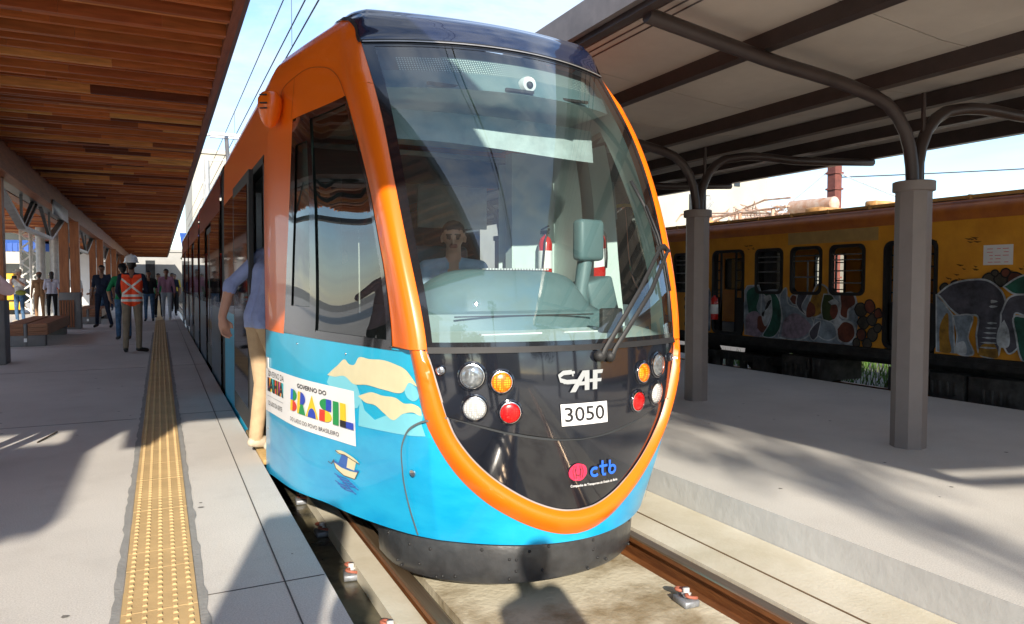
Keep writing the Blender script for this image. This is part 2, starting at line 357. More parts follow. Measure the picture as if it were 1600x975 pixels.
# strip of ground beyond the right platform with track of the old train
b=MB(); b.box(8.405,16,-14,60,-.61,-.5); struct(b.build('ballast',mat('ballast',(.16,.145,.13),.95,var=.3,scale=25,bump=1,bscale=30)))
b=MB(); random.seed(5)
for i in range(5200):
    x=random.uniform(11.0,18); y=random.uniform(4,13); a=random.uniform(0,3.1); h=random.uniform(.1,.42); dx,dy=.012*math.cos(a),.012*math.sin(a); lx,ly=random.uniform(-.1,.1),random.uniform(-.1,.1)
    b.add([(x-dx,y-dy,-.5),(x+dx,y+dy,-.5),(x+lx,y+ly,-.5+h)],[(0,1,2)],c=(.05+.06*random.random(),.12+.10*random.random(),.02))
tag(b.build('grass',attrmat('grass_blades',.8)),'sunlit green grass seen under the yellow train','grass',kind='stuff')
b=MB(); b.box(16,60,-14,60,-.61,-.45); struct(b.build('grass_verge',M_grass))
b=MB(); b.box(-90,-9.005,-60,95,-.6,-.03); struct(b.build('yard',mat('yard_concrete',(.58,.55,.49),.9,var=.12,scale=.8)))
# ---------------- tram ----------------
M_orange=mat('orange_paint',(.92,.165,.003),.34,var=.015,scale=2,coat=.3,bump=0)
M_blue=mat('sky_blue_wrap',(.010,.46,.72),.32,var=.10,scale=1.3,coat=.3,detail=9,bump=.04,bscale=5)
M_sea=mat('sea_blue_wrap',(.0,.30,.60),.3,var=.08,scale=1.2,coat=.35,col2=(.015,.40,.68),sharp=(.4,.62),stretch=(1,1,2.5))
M_palecl=mat('pale_cloud_wrap',(.20,.62,.74),.35,var=.04,scale=2,coat=.3)
M_cream=mat('cream_cloud_wrap',(.72,.66,.42),.35,var=.05,scale=5,coat=.3)
M_black=mat('gloss_black',(.010,.012,.018),.09,var=.1,scale=3,coat=1.0)
M_navy=mat('roof_cap_black',(.014,.02,.05),.12,var=.1,scale=3,coat=1.0)
M_frit=mat('glass_border_black',(.012,.013,.016),.12,coat=.8)
M_rub=mat('black_rubber',(.018,.018,.019),.6,var=.15,scale=20)
M_bump=mat('bumper_black',(.05,.052,.055),.36,var=.4,scale=9,bump=.6,bscale=7,coat=.15,spec=.6,col2=(.022,.023,.025),detail=10)
M_roofg=mat('roof_grey',(.35,.33,.32),.5)
M_in=mat('cab_lining',(.55,.64,.61),.55,var=.04)
M_inteal=mat('cab_teal',(.11,.18,.19),.5,var=.05)
M_indark=mat('cab_dark',(.05,.075,.09),.6)
M_chrome=mat('chrome',(.75,.76,.78),.18,metal=1,var=.05)
M_ws=glass('windscreen_glass',(.84,.93,.93),2.2,0,1.5,.012)
M_side=glass('side_glass',(.30,.36,.34),1.3,0,1.5,.01)
M_dglass=glass('saloon_glass',(.10,.11,.11),2.2,0,1.5,.005)
tram=thing('tram',(1.9,4.5,-.2),'orange and blue light rail tram with black nose numbered 3050, front door open','tram')
def patch(name,fn,na,nb,m,parent=tram,smooth=True,mi=None):
    V=[];F=[]
    for i in range(na+1):
        for j in range(nb+1):
            u,z,o=fn(i/na,j/nb); p=S(u,z)
            if o: p=p+Nrm_out(u,z)*o
            V.append(tuple(p))
    for i in range(na):
        for j in range(nb):
            k=i*(nb+1)+j; F.append((k,k+1,k+nb+2,k+nb+1))
    return V,F
def Nrm_out(u,z):
    n=Nrm(u,z)
    c=S(u,z)-np.array([CX,7.0,z])
    return n if n@c>0 else -n
def pl(name,fn,na,nb,m,parent=tram,both=False,thick=0):
    b=MB(); V,F=patch(name,fn,na,nb,m); b.add(V,F)
    if both:
        f2=lambda a,c:(lambda q:(-q[0],q[1],q[2]))(fn(a,c)); V,F=patch(name,f2,na,nb,m); MB().add(V,F).build(name,m,parent,True,40)
    return b.build(name,m,parent,True,40)
def interp(x,xs,ys): return float(np.interp(x,xs,ys))
def smoothpts(P,n):
    P=np.array(P,float); t=np.r_[0,np.cumsum(np.linalg.norm(np.diff(P,axis=0),axis=1))]; M=tang(t,P)
    return [herm(t,P,M,x) for x in np.linspace(0,t[-1],n)]
WAIST=[(-2.25,1.035),(-1.898,1.046),(-1.667,1.06),(-1.45,1.063),(-1.223,1.066),(-1.116,1.067)]
ROUT=[(-1.116,1.067),(-1.075,.885),(-1.020,.713),(-.925,.546),(-.831,.429),(-.678,.304),(-.497,.213),(-.306,.150),(-.12,.115),(0,.108)]
RIN=[(-1.000,1.067),(-.952,.89),(-.902,.749),(-.858,.658),(-.772,.552),(-.664,.458),(-.493,.357),(-.307,.283),(-.13,.243),(0,.235)]
RO=smoothpts(ROUT,61); RI=smoothpts(RIN,61)
def zbot(u):
    a=abs(u); return .07 if a<1.5 else .07-.16*min(1,(a-1.5)/.75)**1.3
LZ0=LZ[0]
# allow the skirt to run a little below the lowest plan curve
_S=S
def S(u,z):
    if z<LZ0: p=_S(u,LZ0).copy(); p[2]=z; return p
    return _S(u,z)
COLS=[(u,interp(u,[p[0] for p in WAIST],[p[1] for p in WAIST])) for u in np.linspace(-2.25,-1.12,34)]+[tuple(p) for p in RO[1:]]
COLS+= [(-u,z) for u,z in COLS[:-1][::-1]]
b=MB(); V=[];F=[];MI=[]; nb=26
SEAU=[-2.25,-2.2,-1.386,-.986,-.8]; SEAZ=[.40,.414,.603,.633,.64]
def seaz(u): return interp(-abs(u),SEAU,SEAZ)
for (u,zt) in COLS:
    z0=zbot(u); zs=seaz(u); zm=min(max(zs,z0+.002),zt-.002) if zt>zs else zt-.001
    for j in range(nb+1):
        t=j/nb; z=z0+(zm-z0)*(t/.6) if t<=.6 else zm+(zt-zm)*((t-.6)/.4)
        V.append(tuple(S(u,z)))
js=int(nb*.6)
for i in range(len(COLS)-1):
    for j in range(nb):
        k=i*(nb+1)+j; F.append((k,k+1,k+nb+2,k+nb+1)); z=(V[k][2]+V[k+1][2])/2
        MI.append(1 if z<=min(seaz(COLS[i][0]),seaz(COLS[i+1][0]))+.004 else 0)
# keep the sharp sea line: row at exactly 60 percent
b.V=V;b.F=F;b.M=MI;b.C=[(.5,.5,.5)]*len(F)
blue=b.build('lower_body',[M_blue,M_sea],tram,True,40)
# orange ring around the mask, from waist to waist
def ring(a,c):
    t=a*2
    k=t*60 if t<=1 else (2-t)*60
    i=min(int(k),59); f=k-i
    O=RO[i]*(1-f)+RO[i+1]*f; I=RI[i]*(1-f)+RI[i+1]*f
    q=O*(1-c)+I*c; s=1 if t<=1 else -1
    return (q[0]*s if t<=1 else -q[0], q[1], .004+.038*math.sin(math.pi*c**1.6)**.6)
o=pl('orange_band',ring,120,8,M_orange)
# thin seam lines
def line(name,pts,wd,m,off=.004,parent=tram,n=60,mirror=False,merge=None):
    P=smoothpts(pts,n); b=merge or MB()
    if mirror and abs(pts[-1][0])>.05 and merge is None:
        line(name,[(-p[0],p[1]) for p in pts],wd,m,off,parent,n); mirror=False
    for s in ((1,-1) if mirror else (1,)):
        W3=[S(p[0]*s,p[1]) for p in P]; NN=[Nrm_out(p[0]*s,p[1]) for p in P]; V=[];F=[]
        for i in range(n):
            d=W3[min(i+1,n-1)]-W3[max(i-1,0)]; d/=np.linalg.norm(d); side=np.cross(d,NN[i])
            for a in (-.5,.5): V.append(tuple(W3[i]+NN[i]*off+side*wd*a))
        F=[(2*i,2*i+1,2*i+3,2*i+2) for i in range(n-1)]; b.add(V,F)
    return b if merge is not None else b.build(name,m,parent)
M_seam=mat('seam_dark',(.03,.035,.04),.7)
line('panel_seam',[(-1.0,1.068),(-1.12,1.068),(-1.223,1.067)],.007,M_seam,.02,mirror=True)
line('panel_seam',[(-.897,.742),(-.96,.735),(-1.041,.712),(-1.105,.665),(-1.133,.591),(-1.130,.453),(-1.10,.243),(-1.07,.09)],.010,mat('seam_grey',(.12,.15,.16),.6),.019,mirror=True,n=90)
line('chrome_trim',[(-1.005,1.06),(-.952,.89),(-.902,.749),(-.858,.658),(-.772,.552),(-.664,.458),(-.493,.357),(-.307,.283),(-.13,.243),(0,.235)],.012,mat('grey_trim',(.35,.34,.33),.4),.008,mirror=True,n=90)
# windscreen pillars and orange cab top
UR_Z=[1.067,1.476,1.859,2.144,2.365,2.491]; UR_U=[-1.223,-1.208,-1.226,-1.264,-1.292,-1.306]
def ur(z): return interp(z,UR_Z,UR_U)
def ul(z): return -1.898+.10*(z-1.05)/1.44
WT=2.49
pl('windscreen_pillar',lambda a,c:(ur(1.07+a*(WT-1.07))*(1-c)+-1.0*c,1.07+a*(WT-1.07),.046*math.sin(math.pi*c**2.2)**.6),30,12,M_orange,both=True)
pl('rear_pillar',lambda a,c:(-2.25*(1-c)+ul(1.04+a*(WT-1.04))*c,1.04+a*(WT-1.04),.002),20,6,M_orange,both=True)
def capedge(z): return -interp(z,[2.795,2.88,2.96,3.02,3.06,3.085],[1.0,1.025,1.10,1.25,1.45,1.8])
def cabb(u,z):
    a=abs(u)
    if a>=1.306 or z>2.86: return 0
    c=(1.306-a)/.306; return .046*math.sin(math.pi*min(c,1)**2.2)**.6*min(1,(2.86-z)/.3)
pl('cab_side_roof',lambda a,c:(lambda u,z:(u,z,cabb(u,z)))(-2.25*(1-c**.7)+capedge(WT+a*(3.08-WT))*c**.7,WT+a*(3.08-WT)),34,60,M_orange,both=True)
pl('roof_cap',lambda a,c:((-1.0+2*a)*(-capedge(2.795+c*(3.10-2.795))),2.795+c*(3.10-2.795),.006),70,26,M_navy)
line('roof_seam',[(-1.0,2.79),(-1.025,2.88),(-1.10,2.96),(-1.25,3.02),(-1.45,3.06)],.024,M_rub,.008,mirror=True,n=30)
line('roof_seam',[(-1.0,2.795),(-.5,2.795),(0,2.795)],.016,M_rub,.011,mirror=True,n=60)
line('header_trim',[(-.99,2.785),(-.5,2.785),(0,2.785)],.010,mat('trim_pale',(.55,.53,.50),.35,metal=.6),.013,mirror=True,n=60)
line('arch_seam',[(-1.90,2.66),(-1.88,2.735),(-1.757,2.785),(-1.62,2.795),(-1.533,2.773),(-1.416,2.721),(-1.345,2.641),(-1.306,2.495)],.007,mat('seam_orange',(.55,.11,.01),.5),.004,mirror=True)
line('arch_seam',[(-1.81,2.50),(-1.79,2.65),(-1.775,2.775)],.006,MATS['seam_orange'],.004,mirror=True)
# roof top deck of the cab, closing behind the cap
b=MB(); V=[];F=[]
for j,y in enumerate((4.9,5.75)):
    for i in range(13):
        a=-1+2*i/12; V.append((1.9+a*.75,y,3.098-.02*a*a))
for i in range(12): F.append((i,i+1,i+14,i+13))
b.add(V,F); b.build('roof_deck',M_roofg,tram,True)
# windscreen: black border, glass
def ws(a,c): return (-.998+1.996*a,1.07+c*(2.795-1.07),0)
GL=[(1.105,.965),(1.45,.955),(1.9,.943),(2.35,.935),(2.755,.925)]
def gu(z): return interp(z,[g[0] for g in GL],[g[1] for g in GL])
gz0,gz1=1.105,2.755
b=MB()
for fn,na,nb_ in ((lambda a,c:(-.998*(1-c)-gu(1.07+a*1.725)*c,1.07+a*1.725,.003),34,3),(lambda a,c:(.998*(1-c)+gu(1.07+a*1.725)*c,1.07+a*1.725,.003),34,3),
    (lambda a,c:((-1+2*a)*gu(1.07),1.07+c*(gz0-1.07),.003),60,1),(lambda a,c:((-1+2*a)*gu(gz1),gz1+c*(2.795-gz1),.003),60,1)):
    V,F=patch('',fn,na,nb_,None); b.add(V,F)
b.build('windscreen_border',M_frit,tram,True,40)
pl('windscreen',lambda a,c:((-1+2*a)*gu(gz0+c*(gz1-gz0)),gz0+c*(gz1-gz0),0.001),60,50,M_ws)
# side windows with black frames and mullion (both sides)
for s in (-1,1):
    f=lambda u,z,o=0:(u*(-s) if False else (-abs(u) if s<0 else abs(u)),z,o)
    b=MB()
    fr=.035
    def side(a0,a1,z0,z1,off,na=14,nb_=20):
        # a is fraction between window left and right edges
        def fn(a,c):
            z=z0+c*(z1-z0); q=a0+(a1-a0)*a; u=ul(z)*(1-q)+ur(z)*q; return f(u,z,off)
        return patch('',fn,na,nb_,None)
    for args in ((0,.06,1.05,2.47,.004),(.955,1,1.07,2.49,.004),(.0,1,1.05,1.10,.0045),(.06,.955,2.44,2.488,.004),(.24,.30,1.09,2.46,.006),(.06,.24,2.30,2.45,.005),(.06,.24,1.10,1.24,.005)):
        V,F=side(*args); b.add(V,F)
    b.build('side_window_frame',M_frit,tram,True,40)
    b=MB(); V,F=side(.02,.98,1.08,2.46,-.004); b.add(V,F); b.build('side_window',M_side,tram,True)
    # inner lining of the pillars
    b=MB()
    V,F=patch('',lambda a,c:f(ur(1.07+a*1.6 if a<.88 else 2.48)*(1-c)-1.0*c if True else 0,1.07+a*1.6,-.05),24,8,None); b.add(V,F)
    V,F=patch('',lambda a,c:f(-2.25*(1-c)+(ul(min(1.07+a*1.4,2.49))+.11)*c,1.07+a*1.4,-.05),12,4,None); b.add(V,F)
    V,F=patch('',lambda a,c:f(-2.25*(1-c)-1.0*c,2.44+a*.5,-.05),12,20,None); b.add(V,F)
    V,F=patch('',lambda a,c:f(-2.25*(1-c)-1.0*c,.4+a*.66,-.05),8,20,None); b.add(V,F)
    b.build('pillar_lining',M_in,tram,True,40)
# black mask: upper panel with lip over lower bowl
RIz=[p[1] for p in RI][::-1]; RIu=[p[0] for p in RI][::-1]
def ui(z): return -interp(z,RIz,RIu)
def crz(u): return interp(abs(u),[0,.2,.562,.895],[.610,.618,.668,.745])
def mup(a,c):
    q=-1+2*a; u0=q*.9; z=crz(u0)+(1.062-crz(u0))*c; return (q*(ui(z)-.003),z,.010*(1-c)**2+.002)
pl('mask_panel',mup,70,20,M_black)
def mlow(a,c):
    q=-1+2*a; u=q*.897; zi=interp(-abs(u),[p[0] for p in RI],[p[1] for p in RI]); z=zi+(crz(u)-zi)*c
    return (u,z,-.006+.008*(1-c))
pl('lower_mask_panel',mlow,90,18,M_black)
line('mask_gap',[(-.895,.742),(-.562,.664),(-.2,.613),(0,.605)],.012,M_seam,.001,mirror=True)
# cowl under the windscreen
pl('wiper_cowl',lambda a,c:(-.997+1.994*a,1.052+c*.03,.010*(1-c)+.004),60,2,M_rub)
# bumper
bp=[(600,862),(640,880)]
BT=[(-.78,4.05),(-.765,3.82),(-.70,3.63),(-.54,3.44),(-.36,3.32),(-.18,3.265),(0,3.25),(.18,3.265),(.36,3.32),(.54,3.44),(.70,3.63),(.765,3.82),(.78,4.05)]
BT=smoothpts(BT,72); b=MB(); V=[];F=[]; rows=[(.10,.03),(.02,.0),(-.05,-.004),(-.12,.0),(-.165,.005),(-.18,.02),(-.18,.10)]
for x,y in BT:
    n=Vector((x,(y-4.3),0)).normalized()
    for z,ins in rows: V.append((1.9+x-n.x*ins,y-n.y*ins,z))
k=len(rows)
for i in range(len(BT)-1):
    for j in range(k-1): F.append((i*k+j,i*k+j+1,(i+1)*k+j+1,(i+1)*k+j))
b.add(V,F); bum=b.build('bumper',M_bump,tram,True,50)
random.seed(11)
for i in range(30):
    b=MB()
    j=random.randint(3,68); x,y=BT[j]; n=Vector((x,(y-4.3),0)).normalized(); z=random.choice((.0,-.05,-.10,-.145))+random.uniform(-.015,.015)
    b.ell((1.9+x+n.x*.001,y+n.y*.001,z),.009,.009,.009,8,5); b.build('bolt_head',M_rub,bum,True)
# dark underframe
b=MB(); b.box(1.15,2.65,4.0,30,-.10,.10); b.box(.95,2.85,5.2,30,-.06,.12); b.build('underframe',M_rub,tram)
# wheels, bogies
for y in (6.1,7.9,15,16.8,24,25.8):
    for x in (1.17,2.66):
        M=Matrix.Rotation(R(90),3,'Y'); b=MB(); b.lathe([(.24,-.05),(.27,-.04),(.25,.03),(.23,.05),(.1,.055)],(x,y,.053),20,M); b.build('wheel',M_rust,tram,True,40)
# ---- lamps on the mask ----
def frame(u,z):
    n=Vector(Nrm_out(u,z)); up=Vector((0,0,1)); r=up.cross(n).normalized()*-1; r=n.cross(up).normalized()*-1; v=n.cross(r).normalized()
    if v.z<0: v=-v
    return Matrix((r,v,n)).transposed(), Vector(S(u,z))
def ledmat(name,c,c2):
    m=bpy.data.materials.new(name); m.use_nodes=True; t=m.node_tree; bb=t.nodes['Principled BSDF']; bb.inputs['Roughness'].default_value=.25; bb.inputs['Coat Weight'].default_value=.4
    tcn=N('ShaderNodeTexCoord',t); v=N('ShaderNodeTexVoronoi',t); v.inputs['Scale'].default_value=90; v.inputs['Randomness'].default_value=.15
    r=N('ShaderNodeValToRGB',t); r.color_ramp.elements[0].position=.25; r.color_ramp.elements[1].position=.5; r.color_ramp.elements[0].color=(*c,1); r.color_ramp.elements[1].color=(*c2,1)
    t.links.new(tcn.outputs['Object'],v.inputs['Vector']); t.links.new(v.outputs['Distance'],r.inputs[0]); t.links.new(r.outputs[0],bb.inputs['Base Color'])
    return m
M_amb=ledmat('amber_lens',(1.0,.42,.02),(.75,.13,.0)); M_redl=ledmat('red_lens',(.85,.02,.015),(.5,.004,.006)); M_wht=ledmat('white_lens',(.72,.72,.70),(.36,.37,.37)); M_clear=mat('clear_headlight',(.38,.41,.43),.08,metal=.6,var=.3,scale=25,coat=1)
for s in (-1,1):
    for u,z,r,m,nm,lab in ((.745,.942,.056,M_clear,'headlight','round clear headlight'),(.565,.912,.050,M_amb,'indicator_light','amber indicator light with dotted lens'),(.733,.787,.054,M_wht,'headlight','frosted white headlight'),(.513,.762,.050,M_redl,'tail_light','red tail light'),(.93,.972,.020,M_chrome,'marker_light',None)):
        A,P=frame(s*u,z)
        b=MB(); b.lathe([(r*1.32,.004),(r*1.30,.012),(r*1.18,.014),(r*1.05,.006),(r*1.02,-.02)],P,28,A,0)
        b.lathe([(r*1.08,.003),(r*1.07,.018),(r*1.0,.019),(r*.98,.003)],P,28,A,1)
        ho=b.build(nm,[M_black,M_chrome],tram,True,35)
        if lab: ho['label']=lab
        b=MB(); prof=[(r*.99,.008)]+[(r*.98*math.cos(t),.010+r*.30*math.sin(t)) for t in np.linspace(.1,1.45,7)]
        b.lathe(prof,P,28,A); b.build('lens',m,ho,True,60)
# ---- wipers ----
wr=MB(); 
def SP(u,z,o): return tuple(S(u,z)+Nrm_out(u,z)*o)
wa=MB(); wa.tube([SP(.14,1.00,.03),SP(.155,1.05,.05),SP(.50,1.35,.07),SP(.805,1.575,.06)],[.016,.014,.013,.011],8,sq=.7)
wa.tube([SP(.225,1.0,.03),SP(.24,1.05,.05),SP(.60,1.33,.07),SP(.905,1.56,.06)],[.014,.013,.013,.011],8,sq=.7)
wa.tube([SP(.79,1.572,.055),SP(.86,1.585,.06),SP(.92,1.56,.055)],.016,8)
wa.ell(SP(.14,1.02,.02),.035,.03,.03); wa.ell(SP(.225,1.015,.02),.03,.03,.03)
wo=wa.build('wiper',M_rub,tram,True,50)
b=MB(); pts=[SP(.70,1.98,.018),SP(.765,1.83,.03),SP(.83,1.66,.035),SP(.875,1.5,.035),SP(.90,1.34,.03),SP(.915,1.17,.018)]
b.tube([Vector(p) for p in pts],.010,6); b.tube([Vector(pts[i])+Vector((0,-.02,0)) for i in range(1,5)],.007,6); b.build('wiper_blade',M_rub,wo,True)
# ---- mirror camera pod ----
for s,nm in ((-1,'l'),(1,'r')):
    b=MB(); A=Matrix.Rotation(R(-10*s),3,'Z'); c0=Vector(SP(s*1.90,2.61,.075))
    prof=[(.0,-.15),(.035,-.135),(.066,-.08),(.082,-.01),(.080,.05),(.055,.09),(.0,.105)]
    b.lathe([(max(r,.002),z) for r,z in prof],c0,20,Matrix.Diagonal((1.0,1.15,1)))
    po=b.build('camera_pod',M_orange,tram,True,60)
    b=MB()
    for dz in (.055,.0,-.035): b.obox(c0+Vector((s*.055,-.09,dz)),(.05,.012,.008),Matrix.Rotation(R(s*30),3,'Z'))
    b.build('vent_slots',M_rub,po)
# small rivets on the blue side
b=MB()
for u,z in [(-1.807,.994),(-1.502,.99),(-1.411,.215),(-2.1,.3)]: b.ell(SP(u,z,.002),.007,.007,.007,8,5)
b.build('rivets',M_chrome,blue,True)
A,P=frame(-1.079,.441); b=MB(); b.lathe([(.019,.018),(.018,.024),(.010,.026)],P,16,A); b.build('jacking_lock',M_chrome,tram,True,40)
A,P=frame(-2.09,.775); b=MB(); b.obox(P+A@Vector((0,.02,.008)),(.10,.085,.014),A); bevel(b.build('side_marker_light',mat('marker_grey',(.42,.43,.42),.3,coat=.6),tram),.006,2)
# ---- body behind the cab ----
prof=[(LVz,herm(KU,plan(LVz)[0],plan(LVz)[1],2.0)[0]) for LVz in (1.05,1.5,1.9,2.2,2.4,2.6,2.75,2.82,2.87,2.92,2.96,3.0,3.03,3.055,3.07)]
low=[(-.09,1.19),(.2,1.19),(.5,1.186),(.8,1.183),(1.05,1.18)]
def wallx(z): return interp(z,[-.09,.5,1.05,1.87,2.36,2.82,2.91,2.99,3.05,3.085],[1.19,1.186,1.18,1.178,1.172,1.16,1.131,1.079,.986,.76])
M_orsh=M_orange
M_maroon=mat('maroon_wrap',(.26,.035,.02),.3,var=.1,scale=2,coat=.4)
def wall(b,s,y0,y1,z0,z1,m=0,off=0,nz=None,ny=1):
    nz=nz or max(1,int((z1-z0)/.12)+ (8 if z1>2.8 else 0)); V=[];F=[]
    for i in range(ny+1):
        for j in range(nz+1):
            z=z0+(z1-z0)*j/nz; V.append((1.9+s*(wallx(z)+off),y0+(y1-y0)*i/ny,z))
    for i in range(ny):
        for j in range(nz): k=i*(nz+1)+j; F.append((k,k+1,k+nz+2,k+nz+1))
    b.add(V,F,m)
M_blueshade=mat('shaded_blue_wrap',(.008,.075,.14),.3,var=.3,scale=.8,coat=.4)  # body blue of the far modules, darkened: their shade is put into the colour
def module(y0,y1,doors,top,first=False):
    # doors: list of (ya,yb)
    rf=MB()
    for s in (-1,1):
        segs=[];y=y0
        for a,c in sorted(doors):
            if a>y: segs.append((y,a))
            y=c
        if y<y1: segs.append((y,y1))
        for a,c in segs:
            bb=MB(); wall(bb,s,a,c,-.09,1.04); bb.build('lower_side',M_blue if first else M_blueshade,tram,True,40)
            bb=MB(); wall(bb,s,a,c,1.04,2.34); bb.build('window_band',M_frit,tram,True,40)
        bb=MB(); wall(bb,s,y0,y1,2.34,3.085); bb.build('upper_side',top,tram,True,40)
    V=[];F=[]
    for j,y in enumerate((y0,y1)):
        for i in range(11): a=-1+2*i/10; V.append((1.9+a*.765,y,3.083+.012*(1-a*a)))
    for i in range(10): F.append((i,i+1,i+12,i+11))
    rf.add(V,F); rf.build('roof_deck',M_roofg,tram,True)
    for s in (-1,1):
        segs=[];y=y0
        for a,c in sorted(doors):
            if a>y+.5: segs.append((y,a))
            y=c
        if y1>y+.5: segs.append((y,y1))
        for a,c in segs:
            g=MB(); wall(g,s,a+.10,c-.10,1.12,2.28,off=.006); g.build('saloon_window',M_sgl,tram,True)
def fakeglass(name,c,r): return mat(name,c,r,coat=1,spec=.8)
M_sgl=fakeglass('saloon_dark_glass',(.012,.012,.013),.05)
def doorleaf(ya,yb,s,x_off,nm='door'):
    # a plug door: frame and glass
    b=MB(); zl=.17 if x_off>0 else 0; wall(b,s,ya,yb,zl,2.30,off=x_off); wall(b,s,ya,yb,zl,2.30,off=x_off-.035)
    for y in (ya,yb):
        V=[];F=[]
        for j in range(13):
            z=zl+(2.3-zl)*j/12; V+= [(1.9+s*(wallx(z)+x_off),y,z),(1.9+s*(wallx(z)+x_off-.035),y,z)]
        for j in range(12): F.append((2*j,2*j+1,2*j+3,2*j+2))
        b.add(V,F)
    d=b.build(nm,M_rub,tram,True,30)
    g=MB(); wall(g,s,ya+.12,yb-.10,.35,2.2,off=x_off+.004); g.build('door_glass',M_sgl,d,True)
    return d
def bellows(y0,y1):
    b=MB(); n=8; V=[];F=[]; zs=[-.05,.5,1.5,2.5,2.8,2.95,3.02]; ring_=[]
    for i in range(n+1):
        y=y0+(y1-y0)*i/n; off=-.05 if i%2 else -.02
        pts=[(1.9-(wallx(z)+off),z) for z in zs]+[(1.9,3.05)]+[(1.9+(wallx(z)+off),z) for z in zs[::-1]]
        for x,z in pts: V.append((x,y,z))
    k=2*len(zs)+1
    for i in range(n):
        for j in range(k-1): F.append((i*k+j,i*k+j+1,(i+1)*k+j+1,(i+1)*k+j))
    b.add(V,F); b.build('bellows',M_rub,tram)
module(5.745,9.6,[(5.75,7.05)],M_orange,True)
bellows(9.6,10.3)
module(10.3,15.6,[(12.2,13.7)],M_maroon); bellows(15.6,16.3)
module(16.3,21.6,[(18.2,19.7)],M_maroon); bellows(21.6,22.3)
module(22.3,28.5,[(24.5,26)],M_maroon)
for ya,yb in ((12.2,13.7),(18.2,19.7),(24.5,26)):
    for s in (-1,1):
        m_=(ya+yb)/2; doorleaf(ya+.01,m_-.01,s,-.02); doorleaf(m_+.01,yb-.01,s,-.02)
# tail cab, narrowing like the nose
b=MB(); V=[];F=[]
zs=[-.02,.5,1.05,1.8,2.4,2.82,2.99,3.07]
for i in range(7):
    t=i/6
    for z in zs: V.append((1.9-wallx(z)*(1-.35*t**1.7),28.5+2.0*math.sin(t*math.pi/2)-(z/3)*.7*t,z))
for i in range(6):
    for j in range(len(zs)-1): k=i*len(zs)+j; F.append((k,k+1,k+1+len(zs),k+len(zs)))
V2=[(3.8-x,y,z) for x,y,z in V]; b.add(V,F); b.add(V2,F)
e0=[6*len(zs)+j for j in range(len(zs))]; nV=len(V)
for j in range(len(zs)-1): b.F.append((e0[j],e0[j+1],nV+e0[j+1],nV+e0[j])); b.M.append(0); b.C.append((.5,.5,.5))
b.build('tail_cab',M_maroon,tram,True,40)
# open front door: opened leaf outside, frame, threshold, dark vestibule
d=doorleaf(6.12,7.5,-1,.075,'open_door'); d['label']='open plug door slid outside the body'
b=MB()
b.box(.722,.80,5.745,5.80,.02,2.34); b.box(.722,.80,7.0,7.05,.02,2.34); b.box(.722,.80,5.745,7.05,2.30,2.36); b.build('door_frame',M_rub,tram)
b=MB(); b.box(.69,.95,5.78,7.04,-.02,.022); bevel(b.build('door_step',mat('ochre_floor',(.45,.30,.12),.7,var=.1,scale=20,bump=.2),tram),.006,1)
b=MB(); b.tube([(.775,5.86,.5),(.775,5.86,1.9)],.014,8); b.tube([(.79,6.0,1.2),(.79,6.0,2.15),(.84,6.05,2.25)],.011,8); b.build('grab_rail',mat('yellow_rail',(.75,.50,.05),.35),tram,True)
b=MB(); b.box(.79,.84,6.86,6.99,.1,2.2); b.box(.76,.80,5.82,5.85,.1,2.28); b.build('door_seal',mat('aluminium',(.55,.56,.57),.35,metal=.8),tram)
# vestibule/saloon interior
b=MB(); b.box(.80,3.02,5.5,28.4,.0,.02); b.build('saloon_floor',mat('saloon_floor',(.10,.11,.12),.7),tram)
b=MB(); b.box(.82,3.0,5.6,28.4,2.42,2.46); b.build('saloon_ceiling',mat('saloon_ceiling',(.35,.36,.36),.6),tram)
# cab/saloon bulkhead with dark window
b=MB(); Y=5.62
b.box(.78,1.28,Y,Y+.04,.1,2.42); b.box(2.74,3.03,Y,Y+.04,.1,2.42); b.box(1.28,2.74,Y,Y+.04,2.2,2.42); b.box(1.28,2.74,Y,Y+.04,.1,1.15)
b.build('bulkhead',M_indark,tram)
b=MB(); b.box(1.30,1.33,6.9,8.8,2.05,2.08); b.bar((1.2,6.2,2.02),(2.45,8.6,2.16),.035,.035); b.build('saloon_handrail',MATS['yellow_rail'],tram)
b=MB(); b.box(2.27,3.0,6.7,6.74,1.93,2.40); b.build('saloon_screen',mat('screen_panel',(.22,.30,.31),.4,coat=.5),tram); 
# white inner corner column on the right and left
b=MB()
V=[(2.70,5.56,1.1),(2.98,5.30,1.1),(2.98,5.30,2.4),(2.72,5.56,2.4),(2.62,5.60,1.1),(2.62,5.60,2.4)]
b.add(V,[(0,1,2,3),(4,0,3,5)]); b.box(2.60,3.0,5.3,5.42,.6,2.45); b.box(2.80,3.03,5.43,5.74,.3,2.48); b.box(.86,.98,5.25,5.4,.6,2.45); b.build('cab_column',M_in,tram)
